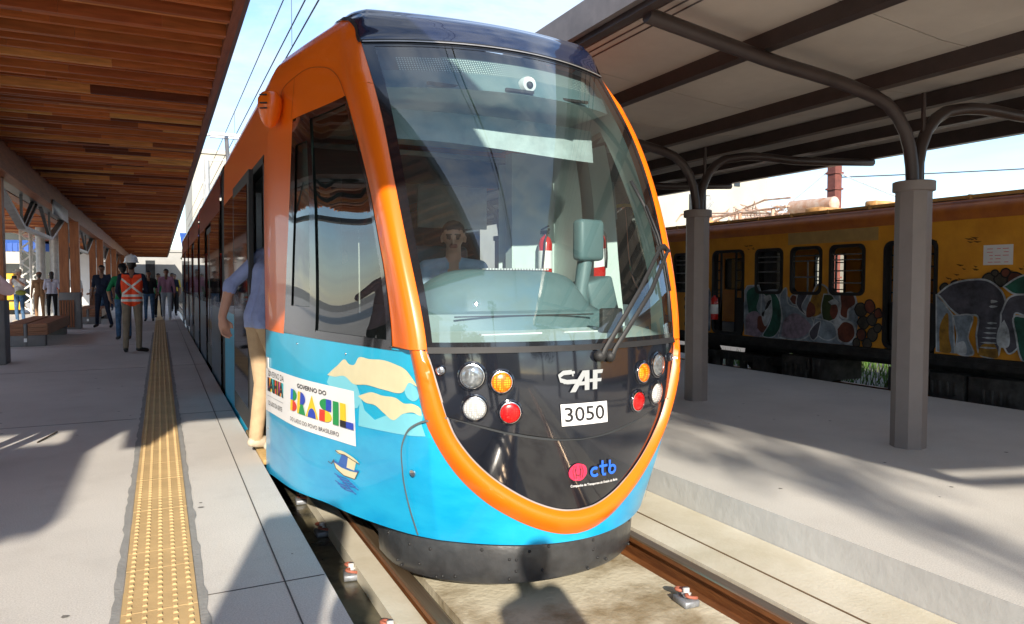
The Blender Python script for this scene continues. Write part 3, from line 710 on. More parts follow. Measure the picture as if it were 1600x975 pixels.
# dashboard
def dash():
    b=MB(); V=[];F=[]; n=24
    # shelf following the windscreen foot
    for i in range(n+1):
        q=-1+2*i/n; p=S(q*.95,1.10)
        V+= [(p[0],p[1]+.04,1.10),(1.9+q*.72,3.62,1.13),(1.9+q*.74,3.66,.75)]
    for i in range(n):
        k=3*i; F+= [(k,k+1,k+4,k+3),(k+1,k+2,k+5,k+4)]
    b.add(V,F); o=b.build('dash_shelf',M_in,tram,True,40)
    b=MB(); V=[];F=[]; n=28; prof=[(0,1.12),(.02,1.22),(.06,1.235),(.10,1.36),(.2,1.46),(.32,1.475),(.45,1.44),(.46,1.0)]
    for i in range(n+1):
        q=-1+2*i/n; x=1.86+q*.56; k=max(0,1-abs(q)**5)**.7
        for dy,z in prof: V.append((x,3.58+dy+.10*q*q,1.12+(z-1.12)*(.25+.75*k) if z>1.24 else z))
    m_=len(prof)
    for i in range(n):
        for j in range(m_-1): F.append((i*m_+j,i*m_+j+1,(i+1)*m_+j+1,(i+1)*m_+j))
    F.append(tuple(range(m_))); F.append(tuple(n*m_+j for j in range(m_))[::-1])
    b.add(V,F); d=b.build('dashboard',M_inteal,tram,True,50)
    b=MB()
    for i in range(22): b.box(1.70+i*.019,1.712+i*.019,3.80,3.86,1.468,1.4775)
    b.build('air_vent',mat('vent_grey',(.6,.6,.6),.5),d)
    b=MB(); b.box(1.42,2.30,3.592,3.602,1.205,1.212); b.build('dash_slot',M_rub,d)
    b=MB(); b.box(1.5,1.86,3.42,3.45,1.118,1.124); b.box(2.0,2.25,3.42,3.45,1.118,1.124); b.build('paper_strip',mat('paper',(.8,.8,.8),.8),o)
dash()
# console arm with monitor on the right
b=MB(); b.obox((2.43,3.86,1.66),(.20,.10,.26),Matrix.Rotation(R(8),3,'Z')); bevel(b.build('side_monitor',M_inteal,tram),.03,3)
b=MB(); b.tube([(2.42,3.88,1.54),(2.40,3.9,1.35),(2.38,3.9,1.1)],[.05,.045,.10],10); b.obox((2.55,3.98,1.28),(.2,.25,.28),Matrix.Rotation(R(-15),3,'Y')); bevel(b.build('monitor_stand',M_inteal,tram),.02,2)
b=MB(); b.box(2.21,2.35,3.36,3.40,1.10,1.25); bevel(b.build('radio_box',M_rub,tram),.01,2)
# header with destination sign, sun visor, dome camera
b=MB(); V=[];F=[];n=20
for i in range(n+1):
    q=-1+2*i/n; p=S(q*.9,2.50); p2=S(q*.9,2.78)
    V+= [(p[0],p[1]+.07,2.49),(p[0],p[1]+.13,2.60),(p2[0],p2[1]+.03,2.79)]
V2=[]
for i in range(n): k=3*i; F+= [(k,k+1,k+4,k+3)]
b.add(V,F); b.build('header_panel',M_inteal,tram,True,40)
b=MB(); V=[];F=[]
for i in range(n+1):
    q=-1+2*i/n; p=S(q*.9,2.50); V+= [(p[0],p[1]+.07,2.49),(p[0],p[1]+.55,2.50),(p[0],5.6,2.50)]
for i in range(n): k=3*i; F+= [(k,k+1,k+4,k+3),(k+1,k+2,k+5,k+4)]
b.add(V,F); b.build('cab_ceiling',M_in,tram,True,40)
b=MB(); V=[];F=[]
for i in range(n+1):
    q=-1+2*i/n; x=1.9+q*.78; V+= [(x,4.13+.1*q*q,2.43),(x,4.10+.1*q*q,2.23-.02*math.sin(q*2))]
for i in range(n): k=2*i; F.append((k,k+1,k+3,k+2))
b.add(V,F); b.build('sun_visor',mat('visor_white',(.42,.50,.50),.7),tram,True)
# LED sign
M_led=bpy.data.materials.new('destination_sign'); M_led.use_nodes=True; t=M_led.node_tree; bb=t.nodes['Principled BSDF']; tcn=N('ShaderNodeTexCoord',t); br=N('ShaderNodeTexBrick',t); br.offset=0; br.inputs['Scale'].default_value=1; br.inputs['Brick Width'].default_value=.014; br.inputs['Row Height'].default_value=.014; br.inputs['Mortar Size'].default_value=.0035
br.inputs['Color1'].default_value=(.55,.66,.6,1); br.inputs['Color2'].default_value=(.45,.58,.55,1); br.inputs['Mortar'].default_value=(.06,.09,.10,1)
sx=N('ShaderNodeSeparateXYZ',t); cx=N('ShaderNodeCombineXYZ',t); t.links.new(tcn.outputs['Object'],sx.inputs[0]); t.links.new(sx.outputs['X'],cx.inputs['X']); t.links.new(sx.outputs['Z'],cx.inputs['Y']); t.links.new(cx.outputs[0],br.inputs['Vector']); t.links.new(br.outputs['Color'],bb.inputs['Base Color'])
b=MB(); V=[];F=[]
for i in range(n+1):
    q=-.80+1.54*i/n; 
    for z in (2.595,2.70):
        p=S(q,z); V.append((p[0],p[1]+.05,z))
for i in range(n): k=2*i; F.append((k,k+1,k+3,k+2))
b.add(V,F); b.build('destination_sign',M_led,tram,True)
b=MB(); V=[];F=[]
for i in range(n+1):
    q=-.92+1.84*i/n
    for z in (2.50,2.65,2.78): p=S(q,z); V.append((p[0],p[1]+.10,z))
for i in range(n): k=3*i; F+= [(k,k+1,k+4,k+3),(k+1,k+2,k+5,k+4)]
b.add(V,F); b.build('sign_housing',mat('sign_housing',(.05,.09,.12),.5),tram,True)
b=MB(); p=S(.08,2.555); b.lathe([(.052,-.01),(.05,.02),(.042,.04)],(p[0],p[1]+.06,2.555),20,Matrix.Rotation(R(90),3,'X')); cm=b.build('dome_camera',mat('camera_white',(.8,.82,.82),.3),tram,True,40)
b=MB(); b.ell((p[0],p[1]+.02,2.55),.022,.02,.022); b.build('lens',M_rub,cm,True)
for q in (-.55,.0,.5):
    p=S(q,2.50); b=MB(); b.box(p[0]-.09,p[0]+.09,p[1]+.055,p[1]+.075,2.50,2.515); b.build('header_slot',M_rub,tram)
# driver's seat
b=MB(); b.box(1.62,2.06,4.92,5.02,.95,1.66); b.box(1.62,2.06,4.5,4.92,.80,.93); bevel(b.build('driver_seat',M_indark,tram),.04,3)
# pantograph
pg=MB()
pg.bar((1.15,18.6,4.92),(2.65,18.6,4.92),.09,.06,0); pg.bar((1.15,18.95,4.92),(2.65,18.95,4.92),.09,.06,0)
for s in (1,-1):
    x=1.9+s*.75; pg.tube([(x,18.7,4.92),(x+s*.14,18.7,4.88),(x+s*.30,18.7,4.70)],.035,6)
pg.tube([(1.5,18.7,4.88),(1.62,19.6,4.1)],.05,8); pg.tube([(2.3,18.7,4.88),(2.18,19.6,4.1)],.05,8); pg.tube([(1.62,19.6,4.1),(1.75,18.3,3.3),(1.7,18.2,3.1)],.04,8); pg.tube([(2.18,19.6,4.1),(2.1,18.3,3.3),(2.1,18.2,3.1)],.04,8); pg.box(1.4,2.4,17.9,19.7,3.09,3.2)
pg.build('pantograph',mat('pantograph_grey',(.55,.56,.57),.4,metal=.6),tram)
b=MB(); b.box(1.3,2.5,11.2,14.6,3.09,3.32); b.box(1.3,2.5,23,27,3.09,3.3); bevel(b.build('roof_equipment',M_roofg,tram),.04,2)
# ---------------- writing and drawings on the tram ----------------
def flat(name,c,rough=.5): return mat(name,c,rough,var=.0,coat=.15)
COL={'white':flat('print_white',(.80,.80,.80)),'k':flat('print_black',(.012,.012,.014)),'b':flat('print_blue',(.02,.06,.45)),'g':flat('print_green',(.01,.28,.07)),'y':flat('print_yellow',(.80,.55,.02)),'r':flat('print_red',(.70,.04,.02)),
 'mg':flat('print_magenta',(.55,.04,.25)),'cy':flat('print_cyan',(.03,.45,.50)),'or':flat('print_orange',(.85,.25,.03)),'gr':flat('print_grey',(.34,.36,.37),.3),'cb':flat('print_bright_blue',(.02,.14,.75)),'pk':flat('print_pink',(.75,.03,.09)),
 'cream':M_cream,'pc':M_palecl,'nv':flat('print_navy',(.02,.05,.22)),'boat':flat('print_boat_blue',(.03,.12,.42)),'brown':flat('print_brown',(.08,.03,.01)),'sky':M_blue}
class Decal:
    # quad corners (u,z): top left, top right, bottom right, bottom left; x,y in 0..1 from bottom left
    def __init__(s,q,off=.004,base=None,arc=False):
        s.arc=None
        if arc:
            us=np.linspace(q[0][0],q[1][0],60); P=np.array([S(float(u),q[0][1]) for u in us]); L_=np.r_[0,np.cumsum(np.linalg.norm(np.diff(P,axis=0),axis=1))]; s.arc=(L_/L_[-1],np.linspace(0,1,60))
        s.q=[np.array(p,float) for p in q]; s.o=off; s.base=base; s.b=MB(); s.m=[]; s.k=0
    def map(s,x,y,o):
        x=float(np.interp(x,*s.arc)) if s.arc is not None else x; a,b_,c,d=s.q; p=(d*(1-x)+c*x)*(1-y)+(a*(1-x)+b_*x)*y; u,z=float(p[0]),float(p[1])
        return tuple(S(u,z)+Nrm_out(u,z)*o)
    def mi(s,c):
        m=COL[c]
        if m not in s.m: s.m.append(m)
        return s.m.index(m)
    def tris(s,P,T,c,mx=.12):
        bm=bmesh.new(); vs=[bm.verts.new((p[0],p[1],0)) for p in P]
        for t in T:
            try: bm.faces.new([vs[i] for i in t])
            except ValueError: pass
        for _ in range(4):
            es=[e for e in bm.edges if e.calc_length()>mx]
            if not es: break
            bmesh.ops.subdivide_edges(bm,edges=es,cuts=1); bmesh.ops.triangulate(bm,faces=[f for f in bm.faces if len(f.verts)>3])
        s.k+=1; bm.verts.index_update(); o=s.o+s.k*.00035
        s.b.add([s.map(v.co.x,v.co.y,o) for v in bm.verts],[tuple(v.index for v in f.verts) for f in bm.faces],s.mi(c)); bm.free()
    def poly(s,P,c,mx=.12):
        T=tessellate_polygon([[Vector((p[0],p[1],0)) for p in P]]); s.tris(P,T,c,mx); return s
    def blob(s,P,c,n=60,mx=.12):
        P=P+[P[0]]; Q=[tuple(p) for p in smoothpts(P,n)][:-1]; return s.poly(Q,c,mx)
    def stroke(s,P,wx,wy,c):
        P=np.array(P,float); V=[];n=len(P)
        for i in range(n):
            d=P[min(i+1,n-1)]-P[max(i-1,0)]; d=d/np.array([wx,wy]); d/=np.linalg.norm(d)+1e-9
            nn=np.array([-d[1]*wx,d[0]*wy])/2; V+= [tuple(P[i]+nn),tuple(P[i]-nn)]
        T=[(2*i,2*i+1,2*i+3,2*i+2) for i in range(n-1)]; s.tris(V,T,c,.2); return s
    def text(s,txt,x0,y0,x1,y1,c,bold=0):
        cu=bpy.data.curves.new('t','FONT'); cu.body=txt; cu.resolution_u=3; cu.offset=bold; o=bpy.data.objects.new('t',cu); SC.collection.objects.link(o)
        dg=bpy.context.evaluated_depsgraph_get(); me=bpy.data.meshes.new_from_object(o.evaluated_get(dg)); 
        P=[(v.co.x,v.co.y) for v in me.vertices]; T=[tuple(p.vertices) for p in me.polygons]
        xs=[p[0] for p in P]; ys=[p[1] for p in P]; a,b_=min(xs),max(xs); e,f=min(ys),max(ys)
        Q=[(x0+(p[0]-a)/(b_-a)*(x1-x0), y0+(p[1]-e)/(f-e)*(y1-y0)) for p in P]
        bpy.data.objects.remove(o); bpy.data.curves.remove(cu); bpy.data.meshes.remove(me)
        s.tris(Q,T,c,.25); return s
    def build(s,name,parent): return s.b.build(name,s.m,parent)
def rect(x0,y0,x1,y1): return [(x0,y0),(x1,y0),(x1,y1),(x0,y1)]
def disc(cx,cy,rx,ry,a0=0,a1=360,n=16): return [(cx+rx*math.cos(R(a0+(a1-a0)*i/n)),cy+ry*math.sin(R(a0+(a1-a0)*i/n))) for i in range(n+1)]
# cloud drawings, boat; coordinates are surface ones (u, height)
UZ=Decal([(0,1),(1,1),(1,0),(0,0)],.002)
def uzd(off=.002): d=Decal([(0,1),(1,1),(1,0),(0,0)],off); return d
d=uzd(.003)
d.blob([(-1.60,.80),(-1.58,.855),(-1.52,.87),(-1.44,.845),(-1.40,.78),(-1.405,.70),(-1.5,.72)],'pc',mx=.05)
# pale cloud bank reaching down to the sea line near the orange band
P=[(-1.40,.785),(-1.36,.70),(-1.30,.665),(-1.25,.70),(-1.19,.735),(-1.10,.745),(-1.035,.75),(-1.045,.70),(-1.02,.64),(-1.1,.630),(-1.25,.617),(-1.384,.604)]
d.poly(P,'pc',.05)
d.blob([(-1.125,.905),(-1.10,.895),(-1.075,.87),(-1.065,.83),(-1.09,.81),(-1.13,.82),(-1.15,.86)],'pc',mx=.05)
d.blob([(-1.601,.845),(-1.575,.88),(-1.545,.915),(-1.503,.958),(-1.475,.935),(-1.452,.935),(-1.42,.985),(-1.36,.985),(-1.275,.992),(-1.20,.98),(-1.15,.965),(-1.105,.925),(-1.075,.885),(-1.12,.90),(-1.16,.845),(-1.268,.838),(-1.371,.842),(-1.44,.83),(-1.50,.862),(-1.56,.845)],'cream',120,.05)
d.blob([(-1.407,.770),(-1.375,.79),(-1.338,.808),(-1.27,.805),(-1.194,.808),(-1.15,.79),(-1.10,.795),(-1.05,.775),(-1.045,.745),(-1.10,.752),(-1.152,.735),(-1.203,.690),(-1.255,.715),(-1.31,.745),(-1.36,.745)],'cream',90,.05)
d.build('cloud_drawing',blue)
d=Decal([(-1.535,.425),(-1.335,.425),(-1.335,.20),(-1.535,.20)],.0045)
d.poly([(.20,.62),(.30,.48),(.55,.38),(.86,.40),(.92,.60),(.70,.56),(.45,.56)],'cream').poly([(.22,.62),(.45,.56),(.92,.60),(.93,.66),(.45,.62),(.22,.68)],'boat')
d.stroke([(.20,.64),(.30,.48),(.55,.38),(.86,.40),(.93,.64)],.02,.02,'brown')
d.poly([(.35,.64),(.42,.94),(.60,.92),(.62,.62)],'boat').poly([(.60,.62),(.60,.90),(.84,.86),(.82,.62)],'cream')
d.blob([(.22,.95),(.35,1.0),(.62,.98),(.86,.90),(.94,.84),(.72,.87),(.5,.92),(.3,.90)],'cream').stroke([(.22,.95),(.35,.91),(.5,.93),(.72,.88),(.94,.84)],.025,.02,'brown').stroke([(.05,.58),(.16,.56),(.22,.70)],.02,.02,'brown')
for i in range(7):
    x=.28+.09*(i%4)+.05*(i//4); y=.34-.045*i
    d.stroke([(x,y),(x+.16,y-.03),(x+.36,y-.01),(x+.46,y-.04)],.03,.028,'boat')
d.build('boat_drawing',blue)
# white sticker with two government marks
d=Decal([(-2.205,.760),(-1.434,.790),(-1.380,.482),(-2.212,.424)],.0045,arc=True)
d.poly(rect(0,0,1,1),'white',.05)
d.text('GOVERNO DA',.065,.80,.34,.93,'k',.012)
cols=['mg','or','y','cy','g','r','y','mg','or','cy']
for i in range(10): d.poly(rect(.065+.0275*i,.47,.065+.0275*(i+1),.77),cols[i])
d.text('BAHIA',.06,.465,.345,.775,'k',.035)
d.stroke([(.065,.36),(.345,.36)],.01,.01,'gr')
d.text('DO LADO DA GENTE',.085,.16,.33,.26,'k',.0)
d.text('GOVERNO DO',.53,.80,.80,.89,'k',.02)
x=.455; w=.075; y0,y1=.30,.74; h=(y1-y0)
def dd(*a,**k): d.poly(*a,**k)
# B
d.poly(rect(x,y0,x+.035,y0+h/2),'y'); d.poly(rect(x,y0+h/2,x+.035,y1),'cb'); d.poly(disc(x+.03,y0+h*.75,.045,h*.25,-90,90),'g'); d.poly(disc(x+.03,y0+h*.25,.05,h*.25,-90,90),'r')
x+=.088
d.poly(rect(x,y0,x+.035,y1),'y'); d.poly(disc(x+.03,y0+h*.7,.05,h*.3,-90,90),'b'); d.poly([(x+.02,y0),(x+.035,y0+h*.45),(x+.06,y0+h*.45),(x+.09,y0)],'g')
x+=.092
d.poly([(x,y0),(x+.05,y1),(x+.11,y0)],'y'); d.poly(disc(x+.055,y0,.035,h*.42,0,180),'b')
x+=.118
d.poly(disc(x+.05,y0+h*.75,.05,h*.25,90,270),'g'); d.poly(rect(x+.05,y0+h*.5,x+.09,y1),'b'); d.poly(rect(x,y0,x+.045,y0+h*.5),'r'); d.poly(disc(x+.045,y0+h*.25,.05,h*.25,-90,90),'y')
x+=.103
d.poly(rect(x,y0,x+.042,y1),'g'); x+=.052
d.poly(rect(x,y0,x+.042,y1),'y'); d.poly(rect(x,y0,x+.11,y0+h*.28),'b'); d.poly(rect(x,y0,x+.042,y0+h*.28),'k')
d.text('DO LADO DO POVO BRASILEIRO',.47,.10,.90,.18,'k',.0)
d.build('government_sticker',tram)
# front marks: maker's letters, number plate, operator's emblem
d=Decal([(-.190,.952),(.165,.952),(.155,.850),(-.178,.846)],.014)
d.stroke([(.30,.96),(.12,.94),(.03,.80),(.05,.60),(.18,.50),(.36,.50)],.06,.21,'gr'); d.stroke([(.30,.86),(.33,.86)],.05,.2,'gr')
d.poly([(.10,.88),(.36,.88),(.36,1.0),(.14,1.0)],'gr'); d.poly([(.10,.42),(.40,.42),(.50,.60),(.14,.60)],'gr')
d.poly([(.23,.0),(.53,1.0),(.65,1.0),(.36,.0)],'gr'); d.poly([(.57,.05),(.57,1.0),(.68,1.0),(.68,.05)],'gr'); d.poly([(.42,.30),(.45,.48),(.60,.48),(.60,.30)],'gr')
d.poly([(.76,.05),(.76,1.0),(.87,1.0),(.87,.05)],'gr'); d.poly([(.76,.82),(.76,1.0),(1.0,1.0),(.98,.82)],'gr'); d.poly([(.68,.42),(.68,.58),(.97,.58),(.96,.42)],'gr')
d.build('maker_logo',tram)
d=Decal([(-.172,.790),(.198,.789),(.210,.680),(-.160,.680)],.014)
d.poly(rect(0,0,1,1),'white'); d.text('3050',.07,.17,.93,.85,'k',.012); d.build('number_plate',tram)
d=Decal([(-.100,.482),(.350,.474),(.372,.342),(-.085,.350)],.004)
d.blob([(.0,.66),(.05,.86),(.16,.99),(.27,.93),(.335,.70),(.30,.45),(.20,.30),(.10,.32),(.02,.46)],'pk',50)
for a in (.075,.125,.215,.265): d.stroke([(.17+(a-.17)*.75,.40),(a,.68),(.17+(a-.17)*.7,.90)],.012,.03,'k')
d.stroke([(.12,.78),(.13,.56),(.17,.50),(.21,.56),(.22,.78)],.014,.04,'k')
d.stroke(disc(.49,.58,.075,.155,50,320,18),.040,.115,'cb')
d.stroke([(.645,1.0),(.645,.52),(.66,.43),(.72,.42)],.042,.11,'cb'); d.stroke([(.58,.78),(.75,.78)],.03,.10,'cb')
d.stroke([(.80,.98),(.80,.45)],.042,.11,'cb'); d.stroke(disc(.855,.585,.072,.155,0,360,20),.040,.11,'cb')
d.text('Companhia de Transportes do Estado da Bahia',.02,.04,.98,.17,'white',.01); d.build('operator_logo',tram)
d=Decal([(.89,1.215),(.955,1.215),(.957,1.16),(.892,1.16)],.003); d.text('305',.1,.1,.9,.9,'k',.01); d.build('glass_number',tram)
# ---------------- left timber canopy ----------------
M_wood=attrmat('canopy_wood',.42,.25,(1.2,14,10),.4,3,.35)
M_beam=mat('beam_wood',(.30,.095,.032),.5,var=.22,scale=2.2,bump=.2,bscale=20,col2=(.13,.035,.013),stretch=(10,1,10))
M_colw=mat('column_wood',(.42,.15,.05),.5,var=.2,scale=2,bump=.2,bscale=20,col2=(.22,.065,.022),stretch=(9,9,1))
M_gutter=mat('gutter_metal',(.13,.12,.13),.45,metal=.3)
M_deck=mat('roof_deck_wood',(.10,.032,.012),.7,var=.3,scale=4)
random.seed(21)
def woodc():
    r=random.random(); k=random.uniform(.7,1.15)
    if r<.14: base=(.62,.26,.075)
    elif r<.62: base=(.44,.135,.036)
    elif r<.93: base=(.31,.085,.025)
    else: base=(.14,.036,.013)
    return tuple(min(.85,c*k*1.5) for c in base)
CE=3.66; XR=.60; XL=-6.4; Y0=-.35; Y1=74
can=thing('timber_canopy',(-2.4,15,0),'long timber canopy with slatted red-brown ceiling over the left platform','canopy')
b=MB(); b.box(XL,XR+.02,Y0,Y1,CE+.20,CE+.26); b.build('roof_deck',M_deck,can)
b=MB(); y=Y0+.1
while y<Y1-.2:
    far=y>26
    sp=.21 if y<40 else .42
    h=random.uniform(.0,.035) if random.random()<.6 else random.uniform(.05,.085); dz=random.uniform(-.012,.012)-h
    x=XR-.02+random.uniform(-.0,.0)
    while x>XL+.02:
        l=random.uniform(.5,1.9) if not far else random.uniform(1.5,4); x2=max(XL+.02,x-l)
        if x>-2.0 or y<40: b.box(x2,x-.002,y-.028,y+.028,CE+.02+dz,CE+.17,c=woodc())
        x=x2
    y+=sp
# flush ceiling boards between the deeper fins
y=Y0+.1
while y<Y1-.2:
    sp=.21 if y<40 else .42
    x=XR-.02
    while x>XL+.02:
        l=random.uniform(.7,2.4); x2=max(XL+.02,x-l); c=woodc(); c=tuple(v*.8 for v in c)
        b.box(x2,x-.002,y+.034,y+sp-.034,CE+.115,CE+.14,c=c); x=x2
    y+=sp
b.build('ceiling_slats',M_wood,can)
b=MB(); b.box(XR-.02,XR+.05,Y0,Y1,CE-.03,CE+.25); b.build('edge_beam',M_beam,can)
b=MB(); b.box(XR+.055,XR+.10,Y0-.02,Y1,CE+.02,CE+.30); b.build('gutter',M_gutter,can)
b=MB(); b.box(XR-.02,XR+.05,Y0-.07,Y0-.005,CE-.03,CE+.25); b.box(XL,XR-.02,Y0-.07,Y0-.005,CE-.01,CE+.25); b.build('end_beam',M_beam,can)
b=MB(); b.box(-2.40,-2.19,Y0,Y1,CE-.50,CE+.01); b.build('main_beam',M_beam,can)
b=MB(); b.box(-2.86,-2.65,Y0,Y1,CE-.50,CE+.01); b.build('main_beam',M_beam,can)
# hung steel bow truss between columns
M_steel=mat('truss_steel',(.10,.105,.11),.45,metal=.5,var=.2,scale=8)
M_steell=mat('truss_steel_pale',(.34,.34,.34),.4,metal=.4)
col_y=[4.75,14.75,24.75,34.75,44.75,54.75,64.75]
for i in range(len(col_y)-1):
    a=col_y[i]+.3; c=col_y[i+1]-.3; x=-2.525; zt=CE-.5; zb=CE-1.15; d=(c-a)
    b=MB(); b.bar((x,a,zt-.02),(x,a+d*.28,zb),.14,.07,1); b.bar((x,a+d*.28,zb),(x,c-d*.28,zb),.14,.07,1); b.bar((x,c-d*.28,zb),(x,c,zt-.02),.14,.07,1)
    for f in (.28,.72): b.bar((x,a+d*f,zb),(x,a+d*f,zt+.02),.05,.05,0); b.bar((x,a+d*f,zb),(x,a+d*(f+(.16 if f<.5 else -.16)),zt+.02),.07,.05,0)
    b.bar((x,a+d*.5,zt+.02),(x,a+d*.33,zb),.05,.05,0)
    b.bar((-2.525,a,zt+.03),(-2.525,c,zt+.03),.30,.03,0)
    b.build('bow_truss',[M_steel,M_steell],can)
# columns: concrete foot, slatted wooden skirt, twin timber posts
M_foot=mat('column_concrete',(.20,.20,.205),.8,var=.12,scale=4,bump=.2)
M_skirt=mat('skirt_wood',(.26,.09,.035),.55,var=.2,scale=3,stretch=(9,9,1))
proto=thing('timber_column',(0,0,0),'x','column','timber columns carrying the left canopy')
b=MB(); b.box(-.27,.27,-.22,.22,0,1.08); bevel(b.build('concrete_foot',M_foot,proto),.01,1)
b=MB()
for k in range(6): b.box(-.268+.066*k-.0,-.268+.066*k+.045,-.26,-.222,.06,.86)
b.build('wood_skirt',M_skirt,proto)
b=MB(); b.box(-.255,-.02,-.12,.12,1.08,CE-.5); b.build('post',M_colw,proto)
b=MB(); b.box(.02,.255,-.12,.12,1.08,CE-.5); b.build('post',M_colw,proto)
cl=['timber column just outside the left edge','timber column on a grey concrete foot at the left picture edge','first full timber column with slatted skirt behind the slatted bench','second full timber column, behind the first one','third timber column of the row going back','fourth timber column of the row going back','farthest timber column, above the hard hat']
bc=[copy_tree(proto) for _ in col_y[1:]]
for i,(o,y) in enumerate(zip([proto]+bc,col_y)):
    o.location=(-2.62 if y<20 else -2.38,y,0); o['label']=cl[i]
# small sign board hung from the beam
b=MB(); b.box(-2.18,-2.14,19.4,22.2,2.94,3.28); bevel(tag(b.build('sign_board',mat('sign_grey',(.36,.38,.40),.4,metal=.3),origin=(-2.23,20.8,3.1)),'blank grey sign board fixed to the main beam of the timber canopy','sign'),.01,1)
# benches
M_bench=mat('bench_wood',(.30,.12,.055),.5,var=.25,scale=2,bump=.2,stretch=(1,9,9))
bp=thing('bench',(0,0,0),'x','bench','timber and concrete benches on the left platform')
for x0 in (-.40,.04):
    b=MB()
    for k in range(3): b.box(x0,x0+.36,0.02,4.2,.24+.085*k,.32+.085*k)
    b.build('seat',M_bench,bp)
for y0 in (0,3.75):
    b=MB(); b.box(-.36,.36,y0+.01,y0+.30,0,.235); b.box(-.03,.03,y0,y0+.31,0,.49); bevel(b.build('concrete_leg',M_foot,bp),.008,1)
b=MB(); b.box(-.028,.028,-.012,-.001,.10,.18); b.build('plate',COL['white'] if 'COL' in globals() else M_foot,bp)
b2=copy_tree(bp); bp.location=(-2.62,18.4,0); bp['label']='nearest timber bench with concrete legs on the left platform'; b2.location=(-2.15,27.2,0); b2['label']='farther timber bench beside the man in dark blue'
# ---------------- right steel canopy ----------------
M_brown=mat('brown_steel',(.052,.034,.030),.42,var=.15,scale=6)
M_colp=mat('column_taupe',(.235,.20,.185),.55,var=.06,scale=4,bump=.1)
M_panel=mat('roof_panel',(.56,.49,.42),.5,var=.15,scale=1.3,col2=(.44,.38,.33))
M_fas=mat('fascia_grey',(.17,.15,.145),.5)
rc=thing('steel_canopy',(5.7,5,0),'brown steel butterfly canopy with grey ceiling panels over the right platform','canopy')
RX=[(2.86,3.34),(3.6,3.24),(5.0,3.11),(5.75,3.10),(6.6,3.14),(8.75,3.22)]
yA,yB=-4.2,34
yj=[yA+1.07*i for i in range(int((yB-yA)/1.07)+1)]
for i in range(len(yj)-1):
    b=MB()
    for (xa,za),(xb,zb) in zip(RX,RX[1:]):
        y0,y1=yj[i]+.006,yj[i+1]-.006
        b.add([(xa,y0,za),(xb,y0,zb),(xb,y1,zb),(xa,y1,za),(xa,y0,za+.05),(xb,y0,zb+.05),(xb,y1,zb+.05),(xa,y1,za+.05)],[(0,1,2,3),(4,7,6,5),(0,4,5,1),(2,6,7,3),(0,3,7,4),(1,5,6,2)])
    b.build('ceiling_panel',M_panel,rc)
b=MB(); b.add([(RX[0][0],yA,RX[0][1]+.07),(RX[-1][0],yA,RX[-1][1]+.07),(RX[-1][0],yB,RX[-1][1]+.07),(RX[0][0],yB,RX[0][1]+.07)],[(0,1,2,3)]); b.build('roof_sheet',M_fas,rc)
b=MB(); 
for k in range(5): b.box(3.0+.07*k,3.005+.07*k,yA,yB,3.31-.0095*k,3.325-.0095*k)
b.build('panel_ribs',M_fas,rc)
b=MB(); b.box(2.80,2.855,yA-.02,yB,3.22,3.44); b.build('fascia',M_fas,rc)
b=MB(); b.box(2.86,2.94,yA,yB,3.18,3.31); b.build('edge_beam',M_brown,rc)
for x,z,h in ((4.02,3.09,.12),(5.35,2.98,.17),(6.35,2.99,.13),(7.4,3.02,.13),(8.62,3.04,.17)):
    b=MB(); b.box(x-.05,x+.05,yA,yB,z,z+h); b.build('purlin',M_brown,rc)
rl=['near right canopy column, tall taupe octagonal post at the right','second canopy column right behind the tram nose']
cy=[-4.08,-1.4,1.27,3.94,6.63,9.32,12.0,14.7,17.4,20.1]
cp=thing('canopy_column',(0,0,0),'x','column','octagonal taupe columns of the right canopy')
b=MB(); b.lathe([(.138,0),(.138,2.22)],(0,0,0),8,Matrix.Rotation(R(22.5+12),3,'Z')); b.build('shaft',M_colp,cp)
b=MB(); b.lathe([(.15,2.15),(.162,2.155),(.162,2.23),(.15,2.235)],(0,0,0),24); b.build('cap',M_colp,cp,True,40)
def arch(side,end):
    P=[(.02*side,2.2),(.05*side,2.45),(.14*side,2.66),(.36*side,2.84),(.62*side,2.90)]+end
    b=MB(); b.tube([(x,0,z) for x,z in [tuple(q) for q in smoothpts(P,22)]],.052,8); return b
arch(-1,[(-1.68,3.02),(-2.75,3.165)]).build('rib',M_brown,cp,True,50)
arch(1,[(1.6,2.93),(3.0,3.01)]).build('rib',M_brown,cp,True,50)
b=MB(); b.tube([(.10,.0,2.22),(.10,0,2.98)],.02,6); b.build('drain_pipe',M_brown,cp)
cps=[cp]+[copy_tree(cp) for _ in cy[1:]]
for o,y in zip(cps,cy): o.location=(5.68,y,0)
for o,l in zip(cps,['canopy column behind the camera, farthest back','canopy column just behind the camera','canopy column beside the camera, out of the picture']+rl+['third canopy column, hidden behind the tram nose','fourth canopy column along the right platform','fifth canopy column along the right platform','sixth canopy column along the right platform','last canopy column along the right platform']): o['label']=l
# ---------------- old yellow train ----------------
M_yel=mat('old_yellow_paint',(.85,.39,.03),.5,var=.12,scale=2.6,bump=.3,bscale=6,coat=.1,col2=(.64,.26,.02),detail=9)
M_orroof=mat('roof_edge_orange',(.55,.17,.02),.45,var=.2,scale=4,col2=(.36,.10,.02))
M_fade=mat('faded_patch',(.50,.33,.12),.6,var=.1)
M_tin=mat('train_inside',(.05,.05,.05),.8)
TX=9.0
tr=thing('old_train',(10.3,6,-.5),'old yellow suburban train car covered in graffiti on the far track','train')
